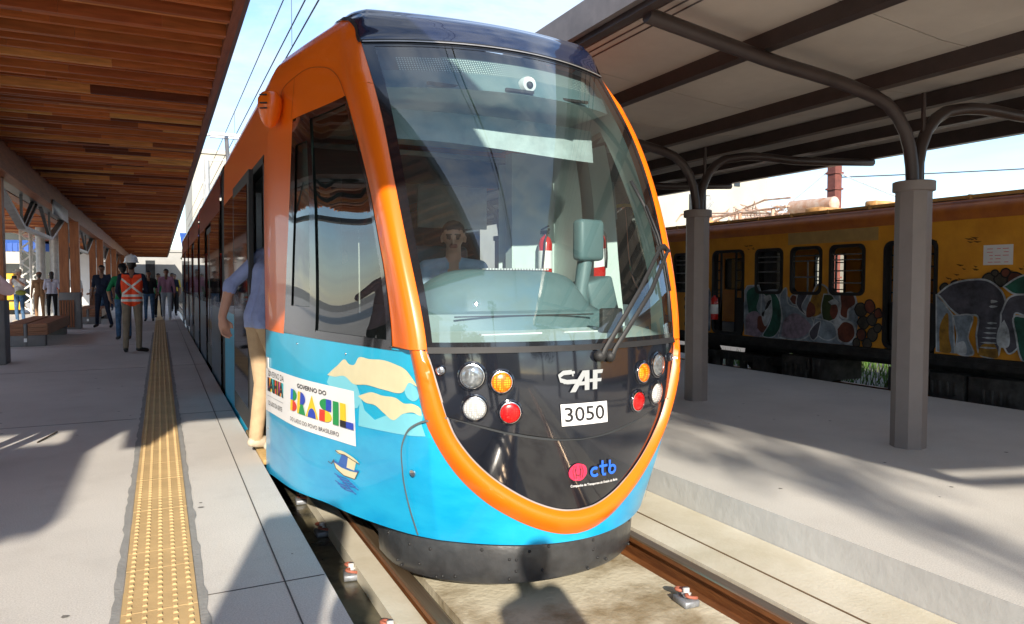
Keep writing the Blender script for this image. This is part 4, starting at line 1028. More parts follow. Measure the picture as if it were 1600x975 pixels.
# side wall with real openings
doors_=[(9.32,10.06),(5.91,6.63),(2.6,3.35),(-.8,-.05),(12.75,13.5)]
wins=[(8.47,9.02),(7.71,8.27),(6.97,7.53),(4.9-1.0,4.9-.45),(1.7,2.25),(.95,1.5),(.2,.75),(11.35,11.9),(12.0,12.55),(10.6,11.15)]
zS,zD0,zD1,zW0,zW1,zT=.47,.50,1.93,1.22,1.92,2.20
def sidewall(x,sgn):
    b=MB(); ops=sorted([(a,c,zD0,zD1) for a,c in doors_]+[(a,c,zW0,zW1) for a,c in wins]); y=-4.5
    for a,c,z0,z1 in ops:
        b.box(x,x+.06*sgn,y,a,zS,zT); b.box(x,x+.06*sgn,a,c,z1,zT)
        if z0>zS+.05: b.box(x,x+.06*sgn,a,c,zS,z0)
        y=c
    b.box(x,x+.06*sgn,y,15,zS,zT); return b
sidewall(TX,1).build('side_wall',M_yel,tr); sidewall(TX+2.6,-1).build('side_wall',M_yel,tr)
b=MB(); V=[];F=[]; P=[(TX-.01,2.17),(TX-.045,2.22),(TX-.05,2.28),(TX-.02,2.35),(TX+.05,2.405),(TX+.1,2.43)]
for x,z in P: V+= [(x,-4.5,z),(x,15,z)]
for i in range(len(P)-1): F.append((2*i,2*i+1,2*i+3,2*i+2))
b.add(V,F); b.build('roof_edge',M_orroof,tr,True)
b=MB(); V=[];F=[]
for i in range(11):
    a=-1+2*i/10; V+= [(TX+1.3+a*1.22,-4.5,2.44+.13*(1-a*a)),(TX+1.3+a*1.22,15,2.44+.13*(1-a*a))]
for i in range(10): F.append((2*i,2*i+1,2*i+3,2*i+2))
b.add(V,F); b.build('roof',mat('train_roof',(.60,.55,.45),.8,var=.2,scale=2),tr,True)
b=MB(); b.box(TX+.02,TX+.06,-4.5,15,2.435,2.475); 
for i in range(28): b.box(TX-.0,TX+.05,-4.3+.7*i,-4.27+.7*i,2.42,2.48)
b.build('roof_rail',mat('roof_rail',(.62,.33,.10),.6),tr)
b=MB(); b.box(TX+.1,TX+2.5,-4.5,15,zS,zS+.03); b.build('floor',M_tin,tr)
b=MB(); b.box(TX+.07,TX+2.53,-4.5,15,2.2,2.24); b.build('ceiling',mat('train_ceiling',(.15,.15,.14),.8),tr)
M_wfr=mat('window_rubber',(.015,.015,.015),.5); M_alu=mat('old_aluminium',(.30,.30,.30),.45,metal=.6,var=.2,scale=20)
M_tgl=glass('train_glass',(.12,.13,.13),1.2,.02,1.5,.02)
def rrect(y0,y1,z0,z1,r,n=5):
    P=[]
    for cy_,cz_,a0 in ((y1-r,z1-r,0),(y0+r,z1-r,90),(y0+r,z0+r,180),(y1-r,z0+r,270)):
        for i in range(n+1): t=R(a0+90*i/n); P.append((cy_+r*math.cos(t),cz_+r*math.sin(t)))
    return P
def win(y0,y1,z0,z1,name,bars,open_=False,r=.08):
    for side,x in ((-1,TX),(1,TX+2.6)):
        b=MB(); O=rrect(y0-.025,y1+.025,z0-.025,z1+.025,r+.02); I=rrect(y0+.022,y1-.022,z0+.022,z1-.022,r); n=len(O)
        V=[(x+side*.018,p,q) for p,q in O]+[(x+side*.022,p,q) for p,q in I]+[(x-side*.05,p,q) for p,q in I]+[(x,p,q) for p,q in O]
        F=[]
        for k in range(n): j=(k+1)%n; F+= [(k,j,n+j,n+k),(n+k,n+j,2*n+j,2*n+k),(k,j,3*n+j,3*n+k)]
        b.add(V,F); w_=b.build(name,M_wfr,tr)
        if side==-1 or True:
            b=MB()
            for z in bars: b.box(x-side*.03,x-side*.012,y0+.02,y1-.02,z-.009,z+.009)
            b.build('window_bars',M_alu,w_)
            if not open_:
                b=MB(); b.box(x-side*.04,x-side*.038,y0+.02,y1-.02,z0+.02,z1-.02); b.build('pane',M_tgl,w_)
for i,(a,c) in enumerate(wins): win(a,c,zW0,zW1,'window',[1.38,1.56,1.72,1.80] if i!=1 else [1.72,1.80],open_=i in (1,2))
b=MB(); b.box(TX+.03,TX+.045,7.98,8.0,1.24,1.72); b.box(TX+.03,TX+.045,7.75,8.25,1.46,1.48); b.build('window_cross_bar',M_alu,tr)
for a,c in doors_:
    win(a,c,zD0,zD1,'door',[],open_=True,r=.10)
    for x in (TX+.05,TX+2.55):
        b=MB()
        for (p,q) in ((a+.02,a+.24),(c-.16,c-.02)):
            b.box(x-.015,x+.015,p,p+.03,zD0,zD1); b.box(x-.015,x+.015,q-.03,q,zD0,zD1); b.box(x-.015,x+.015,p,q,zD0,1.12)
            for z in (1.25,1.42,1.60,1.76): b.box(x-.01,x+.01,p,q,z-.01,z+.01)
        b.build('door_leaf',M_wfr,tr)
# solebar, bogies, boxes
M_und=mat('underframe_grime',(.035,.033,.032),.8,var=.4,scale=6,bump=.4,bscale=20)
M_und2=mat('underframe_box',(.085,.08,.075),.8,var=.4,scale=5,bump=.3,bscale=20)
b=MB(); b.box(TX-.03,TX+2.6,-4.5,15,.36,.465); b.box(TX-.05,TX-.03,-4.5,15,.33,.40); b.box(TX+.3,TX+2.3,-4.5,15,.22,.36); b.build('solebar',M_und,tr)
random.seed(9)
for (y0,y1,z0) in ((4.9,5.5,-.22),(5.55,6.0,-.18),(6.05,6.6,-.1),(3.9,4.6,-.25),(8.0,8.5,-.2),(7.55,7.9,-.1),(3.0,3.6,-.2),(1.2,2.4,-.2)):
    b=MB(); b.box(TX+.05,TX+.75,y0,y1,z0,.22)
    for k in range(4): b.box(TX+.03,TX+.048,y0+.08+.1*k,y0+.13+.1*k,z0+.12,z0+.30)
    bevel(b.build('equipment_box',M_und2,tr),.02,1)
b=MB(); b.tube([(TX+.4,4.15,-.02),(TX+.4,4.85,-.02)],.2,16); b.build('air_tank',M_und2,tr,True,40)
for y in (9.2,10.9,-1,.7):
    b=MB()
    for x in (TX+.62,TX+1.98): b.lathe([(.36,-.06),(.39,-.05),(.36,.04),(.34,.06),(.1,.07)],(x,y,-.08),24,Matrix.Rotation(R(-90),3,'Y'))
    b.tube([(TX+.62,y,-.08),(TX+1.98,y,-.08)],.06,10); b.build('wheel_set',M_und,tr,True,40)
for y in (10.05,-.15):
    b=MB(); b.box(TX+.35,TX+.5,y-1.5,y+1.5,-.02,.12)
    for dy in (-.85,.85):
        b.box(TX+.28,TX+.52,y+dy-.16,y+dy+.16,-.20,.10); 
    for dy in (-.35,.0,.35): b.tube([(TX+.4,y+dy,-.25),(TX+.4,y+dy,.1)],.07,10)
    b.box(TX+.3,TX+.5,y-.5,y+.5,-.30,-.24); b.build('bogie_frame',M_und2,tr)
b=MB(); 
for x in (TX+.6,TX+2.0): b.box(x-.035,x+.035,-14,60,-.49,-.40)
ot=tag(b.build('rail_track',M_rust,origin=(TX+1.3,5,-.5)),'pair of rusty rails under the old yellow train','rail track')
# faded patch, notices, stains
def sidepoly(name,P,m,off=.004,x=TX):
    T=tessellate_polygon([[Vector((p[0],p[1],0)) for p in P]]); b=MB(); b.add([(x-off,p[0],p[1]) for p in P],[tuple(t) for t in T]); return b.build(name,m,tr)
sidepoly('faded_patch',rect(6.75,1.98,8.35,2.165),M_fade,.003)
nb_=sidepoly('notice',rect(4.98,1.60,5.32,1.84),COL['white'],.006)
b=MB()
for i in range(5):
    for j in range(3): 
        if random.random()<.8: b.box(TX-.0085,TX-.0075,5.03+.09*j,5.03+.09*j+random.uniform(.03,.08),1.63+.04*i,1.636+.04*i)
b.build('notice_lines',COL['r'],nb_)
M_stain=mat('brown_stain',(.18,.075,.015),.8)
random.seed(4)
for cy_,cz_ in ((5.45,1.58),(5.35,1.92),(4.85,1.55),(9.15,1.97),(5.62,1.45)):
    b=MB()
    for k in range(7):
        y=cy_+random.uniform(-.12,.12); z=cz_+random.uniform(-.04,.04); l=random.uniform(.03,.12)
        b.add([(TX-.004,y,z),(TX-.004,y+l,z+.015),(TX-.004,y+l*.5,z-.012)],[(0,1,2)])
    b.build('rust_scratches',M_stain,tr)
# graffiti: spray-painted shapes, y grows to the left in the picture
def gm(n,c): return mat('graffiti_'+n,c,.6,var=.40,scale=5,detail=8,coat=.05)
G={'blue':gm('pale_blue',(.30,.38,.46)),'lil':gm('lilac',(.36,.29,.37)),'grn':gm('green',(.02,.13,.09)),'wht':gm('white',(.60,.66,.70)),'brn':gm('brick',(.20,.055,.03)),'yel':gm('ochre',(.48,.25,.03)),'gry':gm('grey',(.10,.10,.13)),'blk':gm('black',(.012,.012,.014)),'stn':gm('stone',(.085,.075,.055)),'olv':gm('olive',(.05,.08,.02))}
gz=[.0045]
def X2(px,py):
    # helper in side-wall coordinates: the wall is drawn from paint shapes given as (along, up) fractions of a 16 x 1 m panel
    return (px,py)
def gf(P,c,outline=None,w_=.018,smooth=True):
    P=[tuple(q) for q in (smoothpts(P+[P[0]],max(40,len(P)*8))[:-1] if smooth else P)]
    if outline:
        cx_=sum(p[0] for p in P)/len(P); cz_=sum(p[1] for p in P)/len(P)
        b=MB(); n=len(P); V=[];F=[]
        for i in range(n):
            a=Vector(P[i-1]);c_=Vector(P[(i+1)%n]); d=(c_-a); d=d.normalized() if d.length>1e-6 else Vector((1,0)); nn=Vector((-d.y,d.x))*w_/2
            p=Vector(P[i]); gg=gz[0]+.00025; V+= [(TX-gg,p.x+nn.x,max(zS+.002,p.y+nn.y)),(TX-gg,p.x-nn.x,max(zS+.002,p.y-nn.y))]
        for i in range(n): j=(i+1)%n; F.append((2*i,2*i+1,2*j+1,2*j))
        b.add(V,F); gparts.setdefault(outline,MB()).add(V,F)
    T=tessellate_polygon([[Vector((p[0],p[1],0)) for p in P]])
    gparts.setdefault(c,MB()).add([(TX-gz[0],p[0],max(zS+.002,p[1])) for p in P],[tuple(t) for t in T]); gz[0]+=.0005
gparts={}
gf([(9.27,.49),(9.26,1.1),(8.9,1.24),(8.5,1.26),(8.2,1.1),(7.9,1.2),(7.5,1.2),(7.1,1.18),(7.05,.8),(7.1,.49)],'blue')
# left piece, from the door at 9.3 to the window at 7
gf([(9.26,.5),(9.28,1.25),(9.22,1.33),(8.95,1.34),(8.9,1.2),(8.9,.5)],'blue','wht',smooth=False)
gf([(9.18,.85),(9.2,1.25),(8.98,1.3),(8.95,1.15),(9.0,.95),(8.9,.8),(9.05,.75)],'grn')
gf([(9.25,.5),(9.2,.85),(9.0,.9),(8.85,.72),(8.9,.5)],'lil')
gf([(8.98,.62),(8.95,.82),(8.82,.80),(8.78,.62),(8.86,.55)],'brn')
gf([(8.86,1.20),(8.62,1.22),(8.50,1.08),(8.46,.85),(8.5,.62),(8.62,.5),(8.85,.5),(8.72,.7),(8.66,.9),(8.68,1.05)],'grn','wht')
gf([(8.84,1.15),(8.70,1.18),(8.66,1.02),(8.70,.80),(8.80,.66),(8.88,.84),(8.80,.95)],'wht')
gf([(8.80,.98),(8.74,1.08),(8.68,1.1),(8.74,.98),(8.88,.84),(8.86,.82)],'blk')
gf([(8.52,.50),(8.44,.80),(8.48,1.20),(8.38,1.30),(8.32,1.05),(8.10,.98),(7.88,.86),(7.80,.72),(7.92,.56),(8.1,.48)],'blue','wht',.022)
gf([(8.46,.52),(8.40,.78),(8.20,.90),(7.98,.82),(7.86,.70),(8.0,.55),(8.2,.5)],'lil')
gf([(8.30,1.12),(8.24,1.19),(8.14,1.16),(8.12,1.05),(8.22,1.04)],'brn','wht')
gf([(8.14,1.2),(7.95,1.21),(8.05,1.0),(7.96,.88),(8.10,.96),(8.16,1.05)],'gry','wht')
gf([(7.86,1.22),(7.74,1.36),(7.58,1.30),(7.56,1.12),(7.66,.92),(7.88,.86),(7.92,1.0)],'yel','wht',.026)
gf([(7.90,1.10),(7.80,1.02),(7.80,.90),(7.95,.85),(7.95,1.0)],'brn')
gf([(7.64,1.21),(7.50,1.20),(7.42,1.05),(7.44,.85),(7.62,.80),(7.68,1.0)],'olv','wht')
gf([(7.80,.84),(7.62,.82),(7.45,.76),(7.4,.6),(7.55,.52),(7.7,.56),(7.82,.70)],'blue','wht')
gf([(7.74,.56),(7.70,.8),(7.84,.70),(7.9,.6),(7.82,.5)],'gry','wht')
gf([(7.56,1.10),(7.44,1.14),(7.34,1.05),(7.36,.88),(7.26,.78),(7.36,.66),(7.46,.82),(7.44,.98)],'wht')
gf([(7.50,1.05),(7.42,1.06),(7.38,.98),(7.46,.84),(7.52,.92)],'brn')
gf([(7.36,1.21),(7.12,1.22),(7.08,1.08),(7.2,.98),(7.22,.86),(7.34,.9),(7.34,1.05)],'brn','wht',.03)
gf([(7.40,.70),(7.28,.82),(7.12,.78),(7.08,.62),(7.2,.5),(7.36,.54)],'brn','wht',.03)
random.seed(12)
for (y,z,r_,c) in [(7.0,1.0,.10,'stn'),(6.86,1.05,.09,'brn'),(6.95,.82,.09,'stn'),(6.82,.86,.08,'stn'),(6.98,.64,.08,'brn'),(6.80,.66,.09,'stn'),(6.72,.95,.07,'brn'),(6.72,.75,.06,'stn'),(6.88,.52,.07,'stn'),(7.06,.52,.06,'stn'),(5.78,1.32,.06,'stn'),(5.66,1.36,.05,'stn'),(5.25,1.42,.08,'stn'),(5.1,1.43,.08,'stn'),(4.95,1.42,.09,'brn'),(5.17,1.50,.04,'stn'),(5.05,1.50,.05,'brn')]+[(10.35+.13*(i%4),.6+.16*(i//4),.07,'stn' if i%3 else 'brn') for i in range(16)]:
    gf([(y+r_*(1+random.uniform(-.15,.15))*math.cos(t),z+r_*(1+random.uniform(-.15,.15))*math.sin(t)) for t in np.linspace(0,2*math.pi,8)[:-1]],c,'blk',.018)
gf([(10.30,.5),(10.32,1.25),(10.16,1.3),(10.1,1.2),(10.1,.5)],'blue','wht',smooth=False)
# right piece
gf([(5.86,.5),(5.88,1.24),(5.76,1.10),(5.66,.98),(5.62,.5)],'blue','wht',smooth=False)
gf([(5.82,.5),(5.80,.9),(5.74,1.0),(5.70,.7),(5.68,.5)],'yel')
gf([(5.86,1.24),(5.70,1.36),(5.46,1.42),(5.24,1.41),(5.08,1.28),(5.02,1.05),(5.08,.75),(5.12,.5),(5.30,.5),(5.36,.72),(5.36,.98),(5.58,.98),(5.68,1.05),(5.80,1.18)],'gry','wht',.022)
gf([(5.66,.97),(5.42,.98),(5.46,.70),(5.40,.5),(5.46,.48),(5.58,.5),(5.60,.75)],'blue','wht')
gf([(5.62,.5),(5.60,.62),(5.52,.66),(5.48,.5)],'wht')
gf([(5.34,.5),(5.30,.62),(5.16,.66),(5.10,.5)],'yel')
for i,z in enumerate((.60,.66,.72,.78,.84,.90,1.10,1.16)): gf([(5.34-.02*i,z),(5.2,z+.012),(5.12,z+.004),(5.2,z-.012)],'wht')
gf([(5.08,1.02),(4.98,1.22),(4.82,1.25),(4.70,1.22),(4.78,1.0),(4.92,1.03),(4.92,.9),(4.84,.72),(4.98,.55),(5.06,.7)],'gry','wht',.02)
gf([(5.04,.95),(5.10,.85),(5.08,.62),(5.0,.62),(4.98,.8)],'wht')
gf([(5.06,1.34),(4.9,1.45),(4.6,1.5),(4.2,1.4),(3.9,1.1),(4.0,.5),(4.84,.5),(4.9,.75),(4.92,1.0),(4.8,.99),(4.72,1.24),(4.95,1.26)],'grn','wht',.02)
gf([(3.8,.5),(3.9,1.2),(3.6,1.3),(3.4,1.1),(3.45,.5)],'lil','wht'); gf([(2.5,.5),(2.5,1.1),(2.2,1.18),(1.6,1.1),(1.2,.8),(1.4,.5)],'blue','wht'); gf([(1.1,.5),(1.0,1.1),(.6,1.15),(.2,.9),(.3,.5)],'brn','wht')
gm_=MB(); ks=list(gparts)
for i,k in enumerate(ks): gm_.add(gparts[k].V,gparts[k].F,i)
gm_.build('graffiti',[G[k] for k in ks],tr)
# roof gear: rusty reservoir, folded pantograph
M_rusty=mat('rusty_gear',(.42,.20,.11),.7,var=.4,scale=9,col2=(.60,.50,.42),bump=.3)
b=MB(); b.tube([(10.15,8.45,2.70),(10.15,9.35,2.72)],.12,18); b.ell((10.15,8.45,2.70),.115,.05,.125); b.build('reservoir',M_rusty,tr,True,50)
b=MB(); random.seed(2)
for x in (9.75,10.6):
    b.tube([(x,9.1,2.70),(x,11.3,2.66)],.02,6); b.tube([(x,9.3,2.60),(x+.1,11.4,2.78)],.015,6); b.tube([(x,10.9,2.58),(x,9.6,2.86),(x,9.0,2.84)],.018,6)
    for y in (9.4,10.2,11.0): b.tube([(x,y,2.55),(x,y,2.68)],.04,8)
for y in (9.3,10.1,11.2,11.45): b.tube([(9.6,y,2.72),(10.75,y,2.76)],.014,6)
b.tube([(9.6,11.45,2.78),(9.55,11.65,2.76),(9.5,11.75,2.62)],.02,6)
for i in range(14):
    y=random.uniform(9.2,11.3); x=random.uniform(9.7,10.6); b.tube([(x,y,2.62),(x+random.uniform(-.3,.3),y+random.uniform(-.4,.4),2.85),(x+random.uniform(-.3,.3),y+random.uniform(-.5,.5),2.62)],.009,5)
b.build('folded_pantograph',M_rusty,tr)
for y0,y1 in ((8.1,8.4),(7.1,7.3),(4.6,4.85),(10.9,11.1)):
    b=MB(); b.box(9.4,10.9,y0,y1,2.50,2.59); bevel(b.build('roof_box',mat('roof_box_orange',(.62,.33,.12),.6,var=.3,scale=6),tr),.02,1)
# fire extinguishers
M_fered=mat('extinguisher_red',(.55,.015,.012),.25,coat=.7,var=.05)
def extinguisher(loc,label,s=1.0,rz=0):
    t=thing('fire_extinguisher',(0,0,0),label,'fire extinguisher','fire extinguishers')
    b=MB(); b.lathe([(.07,0),(.078,.02),(.078,.40),(.06,.46),(.025,.49),(.022,.51)],(0,0,0),20); b.build('cylinder',M_fered,t,True,40)
    b=MB(); b.lathe([(.0795,.12),(.0795,.32)],(0,0,0),20); b.build('label_sleeve',COL['white'],t,True,40)
    b=MB(); b.box(-.02,.02,-.06,.04,.51,.55); b.bar((0,-.06,.56),(0,.05,.60),.02,.012); b.build('valve',M_rub,t)
    b=MB(); b.tube([(0,.04,.53),(.05,.10,.56),(.10,.09,.45),(.10,.06,.2),(.09,.04,.1)],.011,6); b.build('hose',M_rub,t,True)
    t.location=loc; t.scale=(s,)*3; t.rotation_euler=(0,0,rz); return t
extinguisher((2.83,5.15,1.42),'fire extinguisher inside the tram cab behind the windscreen',.72,R(200))
extinguisher((8.93,9.95,.72),'red fire extinguisher hanging by the yellow train door',.85,R(-90))
extinguisher((-2.28,13.1,1.05),'red and white extinguisher on the timber column at the left edge',.85,R(90))
# ---------------- people ----------------
def cloth(n,c,var=.12): return mat('cloth_'+n,c,.85,var=var,scale=9,bump=.4,bscale=14,spec=.2)
SK=mat('skin',(.50,.27,.18),.5,var=.06,scale=12); SK2=mat('skin_dark',(.20,.095,.055),.5,var=.06,scale=12)
M_hair=mat('hair_dark',(.015,.011,.009),.6,var=.3,scale=40,bump=.5,bscale=60); M_hairg=mat('hair_grey',(.12,.11,.10),.6,var=.3,scale=40)
M_shoe=mat('shoe_black',(.015,.014,.014),.5); M_shoew=mat('shoe_white',(.6,.58,.54),.6); M_shoet=mat('shoe_tan',(.58,.50,.38),.6); M_eye=mat('eye_dark',(.05,.03,.022),.3); M_lip=mat('lip',(.28,.10,.075),.5)
def cap_(b,p,q,r0,r1,n=12):
    p=Vector(p);q=Vector(q);d=q-p;L_=max(d.length,1e-4);d=d/L_
    pts=[];rr=[]
    for a in (80,55,25): pts.append(p-d*r0*math.sin(R(a)));rr.append(r0*math.cos(R(a)))
    for k in range(5): pts.append(p+d*L_*k/4); rr.append(r0+(r1-r0)*k/4)
    for a in (25,55,80): pts.append(q+d*r1*math.sin(R(a)));rr.append(r1*math.cos(R(a)))
    u=Vector((0,0,1)) if abs(d.z)<.9 else Vector((0,1,0)); a_=d.cross(u).normalized(); b_=d.cross(a_); V=[];F=[]; k=len(pts)
    for P,r in zip(pts,rr):
        for j in range(n): t=2*math.pi*j/n; V.append(tuple(P+(a_*math.cos(t)+b_*math.sin(t))*r))
    for i in range(k-1):
        for j in range(n): F.append((i*n+j,i*n+(j+1)%n,(i+1)*n+(j+1)%n,(i+1)*n+j))
    F.append(tuple(range(n))[::-1]); F.append(tuple((k-1)*n+j for j in range(n))); b.add(V,F)
def remesh(b,name,voxel,smooth=2):
    me=bpy.data.meshes.new(name); me.from_pydata(b.V,[],b.F); bm=bmesh.new(); bm.from_mesh(me); bmesh.ops.recalc_face_normals(bm,faces=bm.faces); bm.to_mesh(me); bm.free()
    o=bpy.data.objects.new(name,me); SC.collection.objects.link(o); m=o.modifiers.new('r','REMESH'); m.mode='VOXEL'; m.voxel_size=voxel; m.use_smooth_shade=True
    if smooth: s_=o.modifiers.new('s','SMOOTH'); s_.factor=.5; s_.iterations=smooth
    dg=bpy.context.evaluated_depsgraph_get(); me2=bpy.data.meshes.new_from_object(o.evaluated_get(dg)); bpy.data.objects.remove(o); bpy.data.meshes.remove(me); me2.name=name; me2.materials.clear(); return me2
JD=dict(pel=(0,0,.97),wst=(0,0,1.10),che=(0,.0,1.29),nek=(0,-.01,1.49),hd=(0,.015,1.635),
 shL=(-.175,0,1.425),shR=(.175,0,1.425),elL=(-.235,-.02,1.14),elR=(.235,-.02,1.14),wrL=(-.245,.06,.90),wrR=(.245,.06,.90),haL=(-.24,.10,.80),haR=(.24,.10,.80),
 hiL=(-.09,0,.93),hiR=(.09,0,.93),knL=(-.105,.02,.50),knR=(.105,.02,.50),anL=(-.11,-.02,.09),anR=(.11,-.02,.09),toL=(-.125,.14,.04),toR=(.125,.14,.04))
def segd(P,a,b):
    a=np.array(a,float);b=np.array(b,float);d=b-a;t=np.clip(((P-a)@d)/(d@d+1e-12),0,1); return np.linalg.norm(P-a-t[:,None]*d,axis=1),t
def person(label,loc,rz,shirt,trou,skin=SK,shoe=M_shoe,pose={},sleeve='short',hair=M_hair,hat=None,voxel=.016,scale=1,belly=0,fem=False,group=None,vest=None,bag=None):
    t=thing('person',(0,0,0),label,'person',group)
    J={k:Vector(v) for k,v in JD.items()}
    for k,v in pose.items():
        if k!='hem': J[k]=Vector(v)
    HEM=pose.get('hem',.955)
    pr=[]  # p,q,r0,r1,material index
    SH,TR,SKN,SO,EY,LP=0,1,2,3,4,5
    def add(p,q,r0,r1,m): pr.append((Vector(p),Vector(q),r0,r1,m))
    side=(J['shR']-J['shL']).normalized(); hs=(J['hiR']-J['hiL']).normalized()
    for s,k in ((-1,'L'),(1,'R')):
        add(J['sh'+k],J['el'+k],.058,.044,SH if sleeve else SKN)
        if sleeve=='rolled':
            mm=J['el'+k].lerp(J['wr'+k],.14); add(J['el'+k],mm,.052,.050,SH); add(mm,J['wr'+k],.041,.029,SKN)
        else: add(J['el'+k],J['wr'+k],.043,.029,SH if sleeve=='long' else SKN)
        h=J['ha'+k]; wv=J['wr'+k]; d=(h-wv).normalized(); sd_=side*s
        lat=d.cross(side); lat=lat.normalized() if lat.length>.1 else Vector((0,1,0))
        add(wv,wv+d*.07,.03,.03,SKN); add(wv+d*.05+lat*.018,wv+d*.08+lat*.02,.02,.018,SKN); add(wv+d*.05-lat*.018,wv+d*.08-lat*.02,.02,.018,SKN)
        cur=-sd_
        for f in range(4):
            b0=wv+d*.085+lat*(-.030+.02*f); L1=(.034,.04,.038,.028)[f]; m1=b0+d*L1+cur*.006; add(b0,m1,.0095,.0085,SKN); add(m1,m1+d*L1*.7+cur*.022,.0085,.0075,SKN)
        b0=wv+d*.03-lat*.02; m1=b0-lat*.035+d*.03+cur*.008; add(b0,m1,.012,.010,SKN); add(m1,m1+d*.03+cur*.008,.010,.008,SKN)
        add(J['hi'+k],J['kn'+k],.088,.062,TR); add(J['kn'+k],J['an'+k]+Vector((0,0,.02)),.060,.050,TR)
        ak=J['an'+k]; to=J['to'+k]; add(ak+Vector((0,0,-.02)),to,.045,.040,SO); add(ak+(ak-to).normalized()*.03+Vector((0,0,-.03)),to,.036,.036,SO)
        add(J['che']+side*s*.075+Vector((0,0,.02)),J['wst']+side*s*.055,.098,.085,SH); add(J['wst']+side*s*.055,J['pel']+side*s*.06,.092,.104,6)
        add(J['pel']+hs*s*.055,J['hi'+k],.10,.098,6); add(J['nek']+side*s*.05-Vector((0,0,.04)),J['sh'+k],.05,.062,SH); add(J['che']+side*s*.07,J['sh'+k],.09,.05,SH)
    if belly: add(J['wst']+Vector((0,.04*belly,0)),J['pel']+Vector((0,.05*belly,.08)),.13,.13,6)
    add(J['nek']-Vector((0,0,.06)),J['hd']-Vector((0,0,.04)),.055,.052,SKN)
    hd=J['hd']; fw=Vector(pose.get('look',(0,1,0))).normalized(); rt_=fw.cross(Vector((0,0,1))).normalized(); up=rt_.cross(fw)
    add(hd+up*.035-fw*.012,hd+up*.03+fw*.01,.080,.078,SKN); add(hd+up*.0-fw*.005,hd-up*.055+fw*.035,.070,.042,SKN)
    add(hd+fw*.082+up*.015,hd+fw*.098-up*.018,.009,.014,SKN)
    for s in (-1,1):
        add(hd+rt_*s*.079+up*.01,hd+rt_*s*.079-up*.02,.014,.01,SKN)
        add(hd+rt_*s*.028+fw*.077+up*.012,hd+rt_*s*.036+fw*.074+up*.012,.0065,.0065,EY)
        add(hd+rt_*s*.018+fw*.079+up*.032,hd+rt_*s*.045+fw*.070+up*.030,.0055,.005,EY if voxel<.011 else SKN)
    add(hd-rt_*.018+fw*.078-up*.045,hd+rt_*.018+fw*.078-up*.045,.010,.010,LP)
    b=MB()
    for p,q,r0,r1,m in pr: cap_(b,p,q,r0,r1)
    me=remesh(b,'body',voxel,2 if voxel>.011 else 1)
    C=np.empty(len(me.polygons)*3,'f'); me.polygons.foreach_get('center',C); C=C.reshape(-1,3); best=np.full(len(C),9.);mi=np.zeros(len(C),'i')
    for p,q,r0,r1,m in pr:
        d,tt=segd(C,p,q); e=d-(r0+(r1-r0)*tt)-(.006 if m in (EY,LP) else 0); k=e<best-1e-6; best[k]=e[k]; mi[k]=m
    hz=J['pel'].z-.97+HEM; tors=mi==6; mi[tors]=np.where(C[tors][:,2]>hz,SH,TR)
    for m in (shirt,trou,skin,shoe,M_eye,M_lip): me.materials.append(m)
    me.polygons.foreach_set('material_index',mi)
    o=bpy.data.objects.new('body',me); SC.collection.objects.link(o); o.parent=t
    if hair:
        b=MB(); cap_(b,hd+up*.045-fw*.022,hd+up*.042+fw*.004,.085,.078); cap_(b,hd-fw*.04+up*.02,hd-fw*.045-up*(.03 if not fem else .10),.07,.055 if not fem else .07)
        mh=remesh(b,'hair',.012,2); mh.materials.append(hair); ho=bpy.data.objects.new('hair',mh); SC.collection.objects.link(ho); ho.parent=t
    if hat:
        kind,hm=hat; A=Matrix((rt_,fw,up)).transposed(); b=MB()
        if kind=='helmet':
            b.lathe([(.118,.0),(.120,.012),(.112,.03),(.108,.07),(.09,.115),(.055,.142),(.02,.15)],hd+up*.055-fw*.008,20,A@Matrix.Diagonal((1,1.12,1))); b.lathe([(.118,.0),(.140,-.004),(.140,.006),(.118,.014)],hd+up*.055+fw*.012,20,A@Matrix.Diagonal((.93,1.12,1)))
            b.tube([hd+up*.195-fw*.10,hd+up*.212,hd+up*.185+fw*.09],.012,6)
        elif kind=='cap':
            b.lathe([(.093,.0),(.093,.03),(.078,.07),(.04,.095),(.01,.10)],hd+up*.05-fw*.01,16,A@Matrix.Diagonal((1,1.1,1))); b.obox(hd+up*.055+fw*.125,(.13,.09,.012),A)
        else:
            b.lathe([(.17,-.005),(.165,.008),(.098,.015),(.094,.075),(.07,.10),(.01,.102)],hd+up*.045,18,A)
        b.build('helmet' if kind=='helmet' else 'hat',hm,t,True,50)
    if vest:
        b=MB(); 
        for s in (-1,1):
            cap_(b,J['che']+side*s*.078+Vector((0,0,.03)),J['wst']+side*s*.06,.118,.105); cap_(b,J['wst']+side*s*.06,J['pel']+side*s*.065+Vector((0,0,.0)),.108,.118); cap_(b,J['nek']+side*s*.06-Vector((0,0,.06)),J['sh'+('L' if s<0 else 'R')]-side*s*.03,.058,.066); cap_(b,J['che']+side*s*.07,J['sh'+('L' if s<0 else 'R')]-side*s*.03,.105,.06)
        mv=remesh(b,'safety_vest',.011,2); C=np.empty(len(mv.polygons)*3,'f'); mv.polygons.foreach_get('center',C); C=C.reshape(-1,3)
        x=C[:,0];y=C[:,1];z=C[:,2]; mi=np.zeros(len(C),'i')
        ax=np.abs(x); zz=z-1.24
        mi[(y<0)&(np.abs(ax*1.0-np.abs(zz)*1.15)<.026)&(np.abs(zz)<.17)]=1
        mi[(np.abs(z-1.075)<.022)]=1; mi[(np.abs(z-.985)<.024)]=1; mi[(y>0)&(np.abs(ax-.09)<.025)&(z>1.08)]=1
        mv.materials.append(vest[0]); mv.materials.append(vest[1]); mv.polygons.foreach_set('material_index',mi)
        ov=bpy.data.objects.new('safety_vest',mv); SC.collection.objects.link(ov); ov.parent=t
